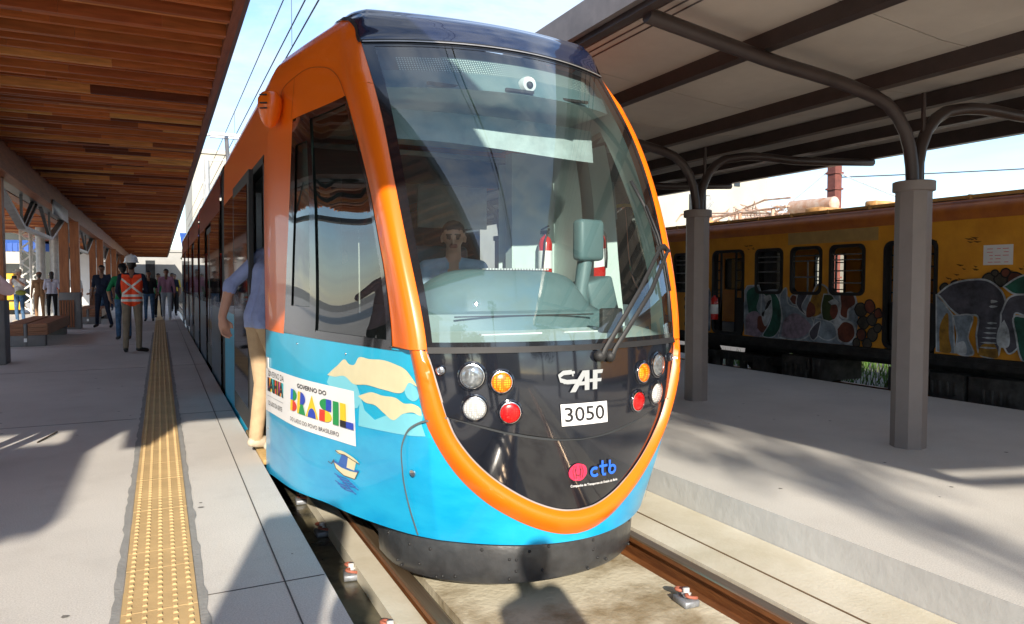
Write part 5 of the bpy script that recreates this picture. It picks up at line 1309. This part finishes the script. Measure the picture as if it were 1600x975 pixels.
    t.location=loc; t.rotation_euler=(0,0,rz); t.scale=(scale,)*3
    return t
W1=cloth('white',(.62,.62,.60)); W2=cloth('lavender_white',(.50,.50,.60)); K1=cloth('black',(.014,.014,.016)); NV=cloth('navy',(.018,.025,.05)); DN=cloth('denim',(.075,.15,.27),.3); KH=cloth('khaki',(.26,.21,.155)); BE=cloth('beige',(.50,.36,.22)); LB=cloth('light_blue',(.30,.37,.62)); PK=cloth('mauve',(.50,.27,.40)); GR=cloth('green',(.02,.22,.09)); LJ=cloth('pale_jeans',(.50,.56,.64)); PINK=cloth('pink_white',(.62,.46,.50)); TAN=cloth('tan',(.30,.17,.09)); PB=cloth('pale_blue',(.32,.42,.52)); RED=cloth('red',(.45,.04,.03)); GREY=cloth('grey',(.18,.19,.2))
# worker in the orange vest, seen from behind
VO=mat('vest_orange',(1.0,.075,.012),.7,var=.05,scale=8,bump=.3,bscale=15); VR=mat('vest_reflective',(.72,.71,.66),.35,var=.1,scale=20)
person('worker seen from behind in orange vest with white cross bands and white hard hat',(-.50,15.9,0),R(0),NV,KH,SK2,M_shoe,sleeve='long',hat=('helmet',mat('helmet_white',(.78,.80,.82),.3,coat=.5)),vest=(VO,VR),scale=1.05,voxel=.014,
 pose=dict(elR=(.25,.03,1.16),wrR=(.12,.20,1.13),haR=(.02,.24,1.12),elL=(-.24,.02,1.15),wrL=(-.18,.18,1.0),haL=(-.10,.22,.97),anL=(-.12,-.02,.09),anR=(.10,-.03,.09),toL=(-.12,.12,.04),toR=(.23,.07,.04)))
# man leaning in at the open door
person('man in light blue shirt and beige trousers stepping into the open tram door',(.73,6.02,.02),R(-75),LB,BE,SK,M_shoet,sleeve='rolled',voxel=.0085,scale=1.13,hair=M_hair,
 pose=dict(hem=.90,pel=(0,0,.97),wst=(0,.03,1.10),che=(0,.07,1.27),nek=(0,.16,1.45),hd=(0,.30,1.53),look=(0,1,-.2),
 shL=(-.18,.08,1.41),shR=(.18,.12,1.41),elL=(-.25,-.13,1.20),wrL=(-.23,-.20,.97),haL=(-.21,-.19,.87),elR=(.22,.30,1.30),wrR=(.15,.50,1.36),haR=(.12,.58,1.40),
 knL=(-.10,.03,.5),anL=(-.10,-.02,.09),toL=(-.11,.15,.04),knR=(.10,.12,.52),anR=(.10,.02,.09),toR=(.11,.18,.04)))
# driver, seated
person('driver in pale blue shirt seated behind the windscreen',(1.84,4.70,.36),R(166),PB,NV,SK,M_shoe,sleeve='short',voxel=.0095,scale=1.0,hair=mat('hair_short',(.06,.05,.045),.7,var=.3,scale=40),
 pose=dict(pel=(0,0,.62),wst=(0,.02,.78),che=(0,.04,1.0),nek=(0,.04,1.20),hd=(0,.07,1.335),look=(.15,1,-.12),shL=(-.185,.05,1.13),shR=(.185,.05,1.13),elL=(-.25,.12,.88),elR=(.25,.12,.88),wrL=(-.20,.36,.90),wrR=(.20,.36,.90),haL=(-.17,.45,.90),haR=(.17,.45,.90),
 hiL=(-.10,.03,.60),hiR=(.10,.03,.60),knL=(-.13,.45,.60),knR=(.13,.45,.60),anL=(-.13,.50,.16),anR=(.13,.50,.16),toL=(-.13,.65,.10),toR=(.13,.65,.10)))
walk=dict(knL=(-.10,.14,.52),anL=(-.10,.20,.10),toL=(-.11,.34,.07),knR=(.10,.0,.5),anR=(.10,-.22,.13),toR=(.10,-.08,.05),wrL=(-.25,-.10,.92),haL=(-.25,-.12,.82),wrR=(.25,.18,.95),haR=(.24,.24,.87))
arms=dict(elL=(-.24,.05,1.22),wrL=(-.12,.22,1.40),haL=(-.06,.24,1.46),elR=(.24,.05,1.22),wrR=(.12,.22,1.40),haR=(.06,.24,1.46))
person('man in mauve shirt and pale jeans walking toward the camera beside the tram',(.20,28.8,0),R(178),PK,LJ,SK2,M_shoew,pose=walk,sleeve='long',scale=1.06)
person('man in black polo and blue jeans with arms down, left of the mauve shirt',(-.36,28.4,0),R(176),K1,DN,SK2,M_shoe,pose=dict(haL=(-.22,.10,.80)),scale=1.02)
person('person in green shirt between the black polo and the mauve shirt',(-.06,31.2,0),R(185),GR,K1,SK2,M_shoe,scale=.98)
person('person in dark clothes behind the mauve shirt by the tram side',(.45,32.5,0),R(180),NV,K1,SK2,M_shoe)
person('person in yellow shirt far down the platform by the tram side',(.62,37.5,0),R(180),cloth('yellow',(.62,.45,.05)),K1,SK2,M_shoe)
person('man in green and navy shirt half hidden behind the orange vest worker',(-.80,19.5,0),R(8),GR,DN,SK,M_shoe,hat=('cap',K1),scale=1.03,pose=dict(elL=(-.30,.0,1.16),wrL=(-.26,.10,.93),haL=(-.20,.16,.85)))
person('large man in dark navy shirt and trousers walking with feet apart',(-1.58,24.9,0),R(165),NV,NV,SK2,M_shoe,pose=dict(knL=(-.16,.06,.5),anL=(-.26,.10,.10),toL=(-.28,.24,.05),knR=(.12,.03,.5),anR=(.18,-.10,.10),toR=(.2,.04,.05),elL=(-.27,.0,1.14),wrL=(-.33,.08,.92),haL=(-.34,.12,.83)),scale=1.08,belly=.7)
person('person in white top bending near the second column',(-1.95,31,0),R(70),W1,DN,SK2,M_shoe,fem=True,pose=dict(che=(0,.12,1.25),nek=(0,.24,1.40),hd=(0,.32,1.50),shL=(-.17,.18,1.36),shR=(.17,.18,1.36),elL=(-.22,.28,1.12),elR=(.22,.28,1.12),wrL=(-.18,.42,1.0),wrR=(.18,.42,1.0),haL=(-.15,.5,.98),haR=(.15,.5,.98)),scale=.95)
person('person in dark top left of the bending white top, near the columns',(-2.35,35.5,0),R(200),NV,K1,SK2,M_shoe)
person('person with dark hair and navy top at the second column',(-2.2,39.5,0),R(170),K1,NV,SK2,M_shoe)
person('person in red cap behind the man in navy',(-1.15,36.5,0),R(190),GREY,K1,SK2,M_shoe,hat=('cap',RED))
person('man in white shirt, sun hat and green waist bag taking a photograph',(-4.35,29.6,-.02),R(150),W1,DN,SK,M_shoet,pose=arms,hat=('brim',cloth('hat_beige',(.55,.48,.38))),belly=1.2,scale=1.04)
wb=MB(); wb.ell((-4.28,29.38,1.02),.16,.09,.09); tag(wb.build('waist_bag',cloth('olive',(.22,.24,.05)),origin=(-4.28,29.38,1.0)),'olive green waist bag worn by the photographing man','bag')
ca=MB(); ca.box(-4.50,-4.36,29.20,29.28,1.50,1.60); ca.tube([(-4.43,29.21,1.55),(-4.43,29.12,1.55)],.035,12); tag(bevel(ca.build('camera_body',M_rub,origin=(-4.43,29.24,1.55)),.008,1),'black camera held up by the man in the sun hat','camera')
person('woman with dark curly hair in lavender blouse and black trousers, seen from behind',(-3.60,31.3,-.02),R(10),W2,K1,SK2,M_shoew,fem=True,pose=dict(wrL=(-.18,.2,1.1),haL=(-.1,.26,1.14)),scale=1.02)
person('person in tan shirt and trousers behind the photographing man',(-4.05,31.8,-.02),R(20),TAN,TAN,SK2,M_shoe,hat=('cap',cloth('cap_brown',(.2,.09,.05))))
person('person in white cap and red top between the two in the yard',(-3.95,34.2,-.02),R(0),RED,LJ,SK,M_shoe,hat=('cap',W1))
person('person in white at the yard edge by the first column',(-3.10,34.0,-.02),R(180),W1,DN,SK,M_shoe)
person('person in pale pink shirt cut off by the left picture edge',(-1.43,6.55,0),R(-150),PINK,K1,SK,M_shoe,sleeve='long',voxel=.012,scale=1.0,pose=dict(elR=(.34,.02,1.14),wrR=(.20,.22,1.02),haR=(.12,.26,1.0),elL=(-.40,.06,1.33),wrL=(-.20,.22,1.50),haL=(-.12,.24,1.54)))
# bystanders behind the camera (their shadows fall on the platform and trench)
for i,(x,y,l,c1,c2) in enumerate([(-.40,-.75,'person in black with raised arms behind the camera',K1,NV),(-1.50,.55,'bystander in white behind the camera',W1,DN),(-2.75,3.2,'bystander in navy behind the camera',NV,K1),(.60,-.60,'bystander in grey near the tram edge, behind the camera',GREY,NV)]):
    person(l,(x,y if y<0 else y-1.6,0),R(10*i-10),c1,c2,SK,M_shoe,pose=arms if i==0 else {},voxel=.02)
# ---------------- background ----------------
M_bwall=mat('white_building',(.50,.47,.40),.85,var=.08,scale=.5)
M_bcream=mat('cream_building',(.50,.40,.26),.85,var=.15,scale=.6)
M_bwin=mat('far_window',(.03,.035,.04),.25,coat=.5)
M_lpole=mat('galvanised_pole',(.50,.50,.49),.45,metal=.3)
def building(name,x0,x1,y0,y1,z1,m,label,wins=(),face='-y',roof=None):
    t=thing(name,((x0+x1)/2,(y0+y1)/2,0),label,'building')
    b=MB(); b.box(x0,x1,y0,y1,-.6,z1); b.build('wall',m,t)
    b=MB(); b.box(x0-.15,x1+.15,y0-.15,y1+.15,z1+.01,z1+.3); b.build('roof',roof or m,t)
    for w_ in wins:
        b=MB(); M_=w_[4] if len(w_)>4 else M_bwin
        if face=='-y': b.box(w_[0],w_[1],y0-.04,y0+.02,w_[2],w_[3])
        elif face=='+x': b.box(x1-.02,x1+.04,w_[0],w_[1],w_[2],w_[3])
        elif face=='-x': b.box(x0-.04,x0+.02,w_[0],w_[1],w_[2],w_[3])
        b.build('window',M_,t)
    return t
# white building behind the yellow train
t=building('white_building',19,30.7,30,44,8.2,M_bwall,'cream white building behind the yellow train',[(25.1,26.5,4.5,6.0),(21.0,22.2,4.5,6.0),(28.2,28.6,6.6,7.0)])
b=MB(); b.box(24.9,26.6,29.75,30.0,3.9,4.45); b.box(25.4,26.2,29.5,29.95,5.0,5.9); b.build('air_conditioner',mat('aircon',(.42,.42,.42),.5),t)
b=MB(); b.tube([(26.3,29.5,5.6),(25.5,29.0,5.2),(24.8,28.9,4.4)],.05,6); b.build('pipe',M_lpole,t)
# brown mast with wires
b=MB(); b.box(19.12,19.42,15.9,16.2,-.5,5.05); 
for z in (1.5,2.5,3.5,4.3,4.8): b.box(19.08,19.46,15.86,16.24,z,z+.06)
tag(b.build('steel_mast',mat('mast_rust',(.20,.06,.045),.7,var=.2),origin=(19.27,16.05,-.5)),'rust brown steel mast standing behind the yellow train','mast')
M_wire=mat('cable_black',(.015,.015,.016),.5)
def cable(name,p,q,sag,label,r=.012,m=M_wire,group=None):
    p=Vector(p);q=Vector(q); pts=[p.lerp(q,i/24)-Vector((0,0,sag*4*(i/24)*(1-i/24))) for i in range(25)]
    b=MB(); b.tube(pts,r,5); return tag(b.build(name,m,origin=tuple(p)),label,'cable',group)
cable('cable',(19.27,16.05,4.7),(60,-2,9),.6,'thin dark cable running right from the brown mast across the sky',.02)
cable('cable',(19.27,16.05,4.9),(24,8,1.0),.3,'pale stay cable falling to the right from the brown mast',.022,mat('cable_pale',(.55,.55,.55),.5))
cable('cable',(19.2,16.1,5.0),(17.6,19.5,2.4),.15,'slack cable hanging left of the brown mast',.018,mat('cable_pale',(.5,.5,.5),.5))
# overhead line above the tram track
cable('contact_wire',(1.9,-6,5.02),(1.9,60,5.02),.0,'lowest overhead contact wire above the tram',.011)
cable('messenger_wire',(1.98,-6,5.55),(1.98,60,5.55),.05,'middle overhead messenger wire above the tram',.011)
cable('feeder_wire',(1.9,-6,6.05),(1.9,60,6.05),.05,'upper left overhead feeder wire above the tram',.010)
for y,l in ((11.6,'thin dropper wire nearest the camera between the overhead wires'),(21,'second thin dropper wire farther down the overhead line')): cable('dropper_wire',(1.9,y,6.03),(1.9,y,5.03),0,l,.004)
# lighting poles and overhead masts beyond the canopy
def pole(x,y,h,r,label,arm=None,cat='pole',name='lamp_post'):
    t=thing(name,(x,y,0),label,cat); b=MB(); b.tube([(x,y,-.6),(x,y,h*.5),(x,y,h)],[r,r*.85,r*.7],12); b.build('shaft',M_lpole,t,True,40)
    b=MB(); b.tube([(x,y,h*.55),(x,y,h*.55+.15)],r*1.6,12); b.build('collar',M_lpole,t,True,40)
    if arm: b=MB(); b.bar((x,y,h-.03),(x+arm,y-.1,h+.02),.10,.06); b.build('lamp_head',M_lpole,t)
    return t
pole(1.72,30.5,6.15,.14,'tall pale lamp post with arm to the right beside the tram roof',.75,'lamp post')
pole(1.72+.2,36,6.0,.09,'slim pale mast just left of the lamp post',None,'mast','mast')
# far end: wall, blue canopies, building
M_blue2=mat('blue_awning',(.02,.09,.38),.6,var=.1)
building('warehouse',-16,2.2,76,90,4.2,mat('grey_warehouse',(.36,.36,.35),.85,var=.1,scale=.4),'low grey building closing the far end of the platform',[(-1.2,-.4,1.2,3.4),(-4.5,-3.7,1.2,3.4)])
building('white_building',2.4,16,62,80,11.5,M_bwall,'tall white building seen between the timber canopy and the tram',[(3.0,4.2,5.0,6.2)])
t=thing('blue_awning',(2.2,50,0),'blue awning at the far end between the canopy and the tram','awning'); b=MB(); b.add([(1.2,46,3.3),(4.8,46,3.3),(4.8,52,4.6),(1.2,52,4.6)],[(0,1,2,3)]); b.box(1.2,4.8,45.95,46.0,3.0,3.3); b.build('awning_sheet',M_blue2,t)
b=MB(); b.box(1.3,1.42,46.2,46.32,-.5,3.25); b.build('post',M_lpole,t)
# left yard: dark shed with blue awning, white truss towers, steel tubes, yellow machine, white tents
t=building('dark_shed',-19,-5.6,58,68,4.8,mat('shed_dark',(.04,.045,.04),.8,var=.3,scale=.6),'dark open shed with pale streaks behind the yard on the left',[(-11.8,-11.2,.4,3.6,mat('shed_sage',(.16,.17,.10),.8)),(-9.3,-8.4,2.6,3.4,M_bwall),(-13.5,-12.8,.3,3.0,M_bwall)],roof=mat('shed_roof',(.3,.3,.28),.8))
b=MB(); b.add([(-12.6,52,3.9),(-5.5,52,3.9),(-5.5,49.6,3.6),(-12.6,49.6,3.6)],[(0,1,2,3)]); b.box(-12.6,-5.5,49.55,49.6,3.15,3.6)
for k in range(24): b.box(-12.6+.26*k,-12.5+.26*k,49.5,49.55,3.12,3.62)
b.build('blue_awning',M_blue2,t)
M_tw=mat('truss_white',(.72,.71,.66),.5)
for x,y,l in ((-5.1,36.5,'white lattice truss tower standing left of the two steel tubes'),(-5.25,40.5,'second white lattice truss tower just left of the steel tubes')):
    b=MB(); s=.17
    for dx in (-s,s):
        for dy in (-s,s): b.tube([(x+dx,y+dy,0),(x+dx,y+dy,4.9)],.035,6)
    z=.1;k=0
    while z<4.7:
        for f in (-s,s): b.bar((x-s if k%2 else x+s,y+f,z),(x+s if k%2 else x-s,y+f,z+.3),.035,.035); b.bar((x+f,y-s if k%2 else y+s,z),(x+f,y+s if k%2 else y-s,z+.3),.035,.035)
        z+=.3;k+=1
    tag(b.build('truss_tower',M_tw,origin=(x,y,0)),l,'truss tower')
for x,y,l in ((-4.38,35,'left one of two thick pale steel tubes in the yard'),(-3.9,35,'right one of two thick pale steel tubes in the yard')):
    b=MB(); b.tube([(x,y,-.03),(x,y,4.6)],.17,18); b.lathe([(.26,0),(.26,.06)],(x,y,-.02),18); tag(b.build('steel_tube',M_lpole,origin=(x,y,0),smooth=True,angle=40),l,'post')
t=thing('road_machine',(-7.0,35.5,0),'yellow construction machine with white and red panel at the left','machine')
b=MB(); b.box(-7.2,-5.6,36.8,38.4,.35,1.75); b.box(-6.4,-5.2,36.5,36.75,.2,.55); bevel(b.build('body',mat('machine_yellow',(.72,.42,.02),.5,var=.1),t),.04,2)
b=MB(); b.box(-6.1,-5.75,36.75,36.79,.95,1.5); b.build('panel',COL['white'],t); b=MB(); b.box(-6.05,-5.8,36.73,36.748,1.05,1.12); b.box(-6.05,-5.8,36.73,36.748,1.25,1.32); b.build('stripe',COL['r'],t)
b=MB()
for y in (36.9,38.1): b.lathe([(.3,-.1),(.32,-.08),(.32,.08),(.3,.1)],(-5.7,y,.32),18,Matrix.Rotation(R(90),3,'Y'))
b.build('wheel',M_rub,t,True,40)
def tent(x0,x1,y0,y1,h,hr,label):
    t=thing('white_tent',((x0+x1)/2,(y0+y1)/2,0),label,'tent'); b=MB(); xm=(x0+x1)/2
    V=[(x0,y0,0),(x1,y0,0),(x1,y0,h),(xm,y0,hr),(x0,y0,h),(x0,y1,0),(x1,y1,0),(x1,y1,h),(xm,y1,hr),(x0,y1,h)]
    b.add(V,[(0,1,2,3,4),(5,9,8,7,6),(1,6,7,2),(0,4,9,5),(2,7,8,3),(3,8,9,4)]); b.build('canvas',mat('tent_canvas',(.80,.80,.78),.7,var=.06,scale=.8,bump=.3,bscale=2),t); 
    b=MB(); 
    for x in (x0,x1): b.tube([(x,y0-.03,0),(x,y0-.03,h)],.04,8)
    b.build('pole',M_lpole,t)
tent(-5.3,-2.9,50,56,2.5,3.1,'white tent between the first and second timber columns')
tent(-3.9,-2.4,60,66,2.6,3.2,'white tent farther back past the second timber column')
# far trees
M_leaf=attrmat('leaves',.7,.3,(1,1,1),.3,9,.3); M_bark=mat('bark',(.10,.07,.05),.9,var=.3,scale=12,bump=.5)
def tree(x,y,h,r,label,n=2600,ls=.16,name='tree',cz=None,seed=1,thin=1.0):
    rnd=random.Random(seed); t=thing(name,(x,y,-.03),label,'tree','' or None); b=MB(); ht=h-r*1.1
    b.tube([(x,y,-.1),(x+.1,y,ht*.5),(x,y+.1,ht)],[.0275*h*thin,.02*h*thin,.0135*h*thin],10)
    cl=[]
    for i in range(9):
        a=rnd.uniform(0,6.28); q=Vector((x+r*.62*math.cos(a),y+r*.62*math.sin(a),ht+rnd.uniform(.0,1.3)*r)); b.tube([(x,y,ht*.8),(Vector((x,y,ht*.9))+q)/2+Vector((0,0,.2)),q],[.01*h*thin,.006*h*thin,.003*h*thin],6); cl.append((q,r*rnd.uniform(.32,.55)))
    cl.append((Vector((x,y,h-r*.6)),r*.6)); b.build('trunk',M_bark,t,True,50)
    b=MB()
    for i in range(n):
        c,cr=rnd.choice(cl); d=Vector((rnd.gauss(0,1),rnd.gauss(0,1),rnd.gauss(0,.8))).normalized()*cr*rnd.random()**.4; p=c+d
        a=Vector((rnd.uniform(-1,1),rnd.uniform(-1,1),rnd.uniform(-1,1))).normalized()*ls; e=a.cross(Vector((rnd.uniform(-1,1),rnd.uniform(-1,1),rnd.uniform(-1,1)))).normalized()*ls*.45
        g=rnd.uniform(.5,1.3); b.add([p-a,p+e,p+a,p-e],[(0,1,2,3)],c=(.045*g,.085*g,.02*g))
    b.build('crown',M_leaf,t)
    return t
tree(3.0,69,3.6,1.2,'dark green tree beyond the platform end beside the tram tail',seed=3,n=1200)
tree(3.9,58,4.2,1.2,'dark tree behind the tail of the tram',seed=4)
tree(-10.5,66,6.5,2.5,'tree behind the dark shed on the left',seed=5,n=1500,ls=.25)
# behind the camera: seen only in reflections and as shadows
tree(-2.1,-18,10.3,.8,'slender tree behind the camera whose shade dapples the right platform',n=260,ls=.13,seed=8,thin=.33)
b=MB(); b.box(-1.25,-.8,-1.75,-1.62,0,2.7); b.box(-1.2,-.85,-1.8,-1.55,0,.1); tag(bevel(b.build('shade_board',M_foot,origin=(-.8,-1.7,0)),.02,1),'unseen grey board added behind the camera to shade the platform edge','shade_blocker')  # added upright board, placed only to shade the platform edge and trench
t=thing('shade_box',(-4.2,-3.2,0),'unseen timber block added behind the camera to shade the left platform','shade_box'); b=MB(); b.box(-5.8,-3.45,-4.4,-2.4,0,4.1); b.build('wall',M_colw,t); b=MB(); b.box(-6.0,-3.35,-4.6,-2.3,4.11,4.25); b.build('roof',M_gutter,t); b=MB(); b.box(-3.445,-3.41,-3.9,-2.9,.9,2.1); b.build('window',M_bwin,t)  # invented block, height and place chosen for its shadow on the left platform
b=MB(); b.box(19.9,20.0,4.5,26,-.5,3.0); tag(b.build('boundary_wall',mat('wall_cream',(.66,.60,.46),.9,var=.1,scale=1),origin=(20,15,-.5)),'low cream wall seen through the windows of the yellow train','wall')
tree(-9,-26,9,4,'tree far behind the camera on the left',n=1500,ls=.35,seed=9); tree(9,-34,10,4.5,'tree far behind the camera on the right',n=1500,ls=.35,seed=10)
pole(4.6,-5.2,6.4,.11,'lamp post behind the camera on the right platform',.9,'lamp post')
building('cream_building',-46,-30,2,30,11,M_bcream,'cream apartment building far left, mirrored in the cab side window',[(4+4*i,6+4*i,1.5+3*j,3.2+3*j) for i in range(6) for j in range(3)],'+x')
building('brick_building',-14,2,-62,-50,7,M_bcream,'low cream building far behind the camera',[(-12+3*i,-10.8+3*i,1.5,3.2) for i in range(4)])
pole(-12,12,7.5,.09,'pale pole in the yard mirrored in the cab side window',None,'pole','yard_pole'); pole(-10.5,9.3,7.5,.09,'second pale pole in the yard mirrored in the cab side window',None,'pole','yard_pole')
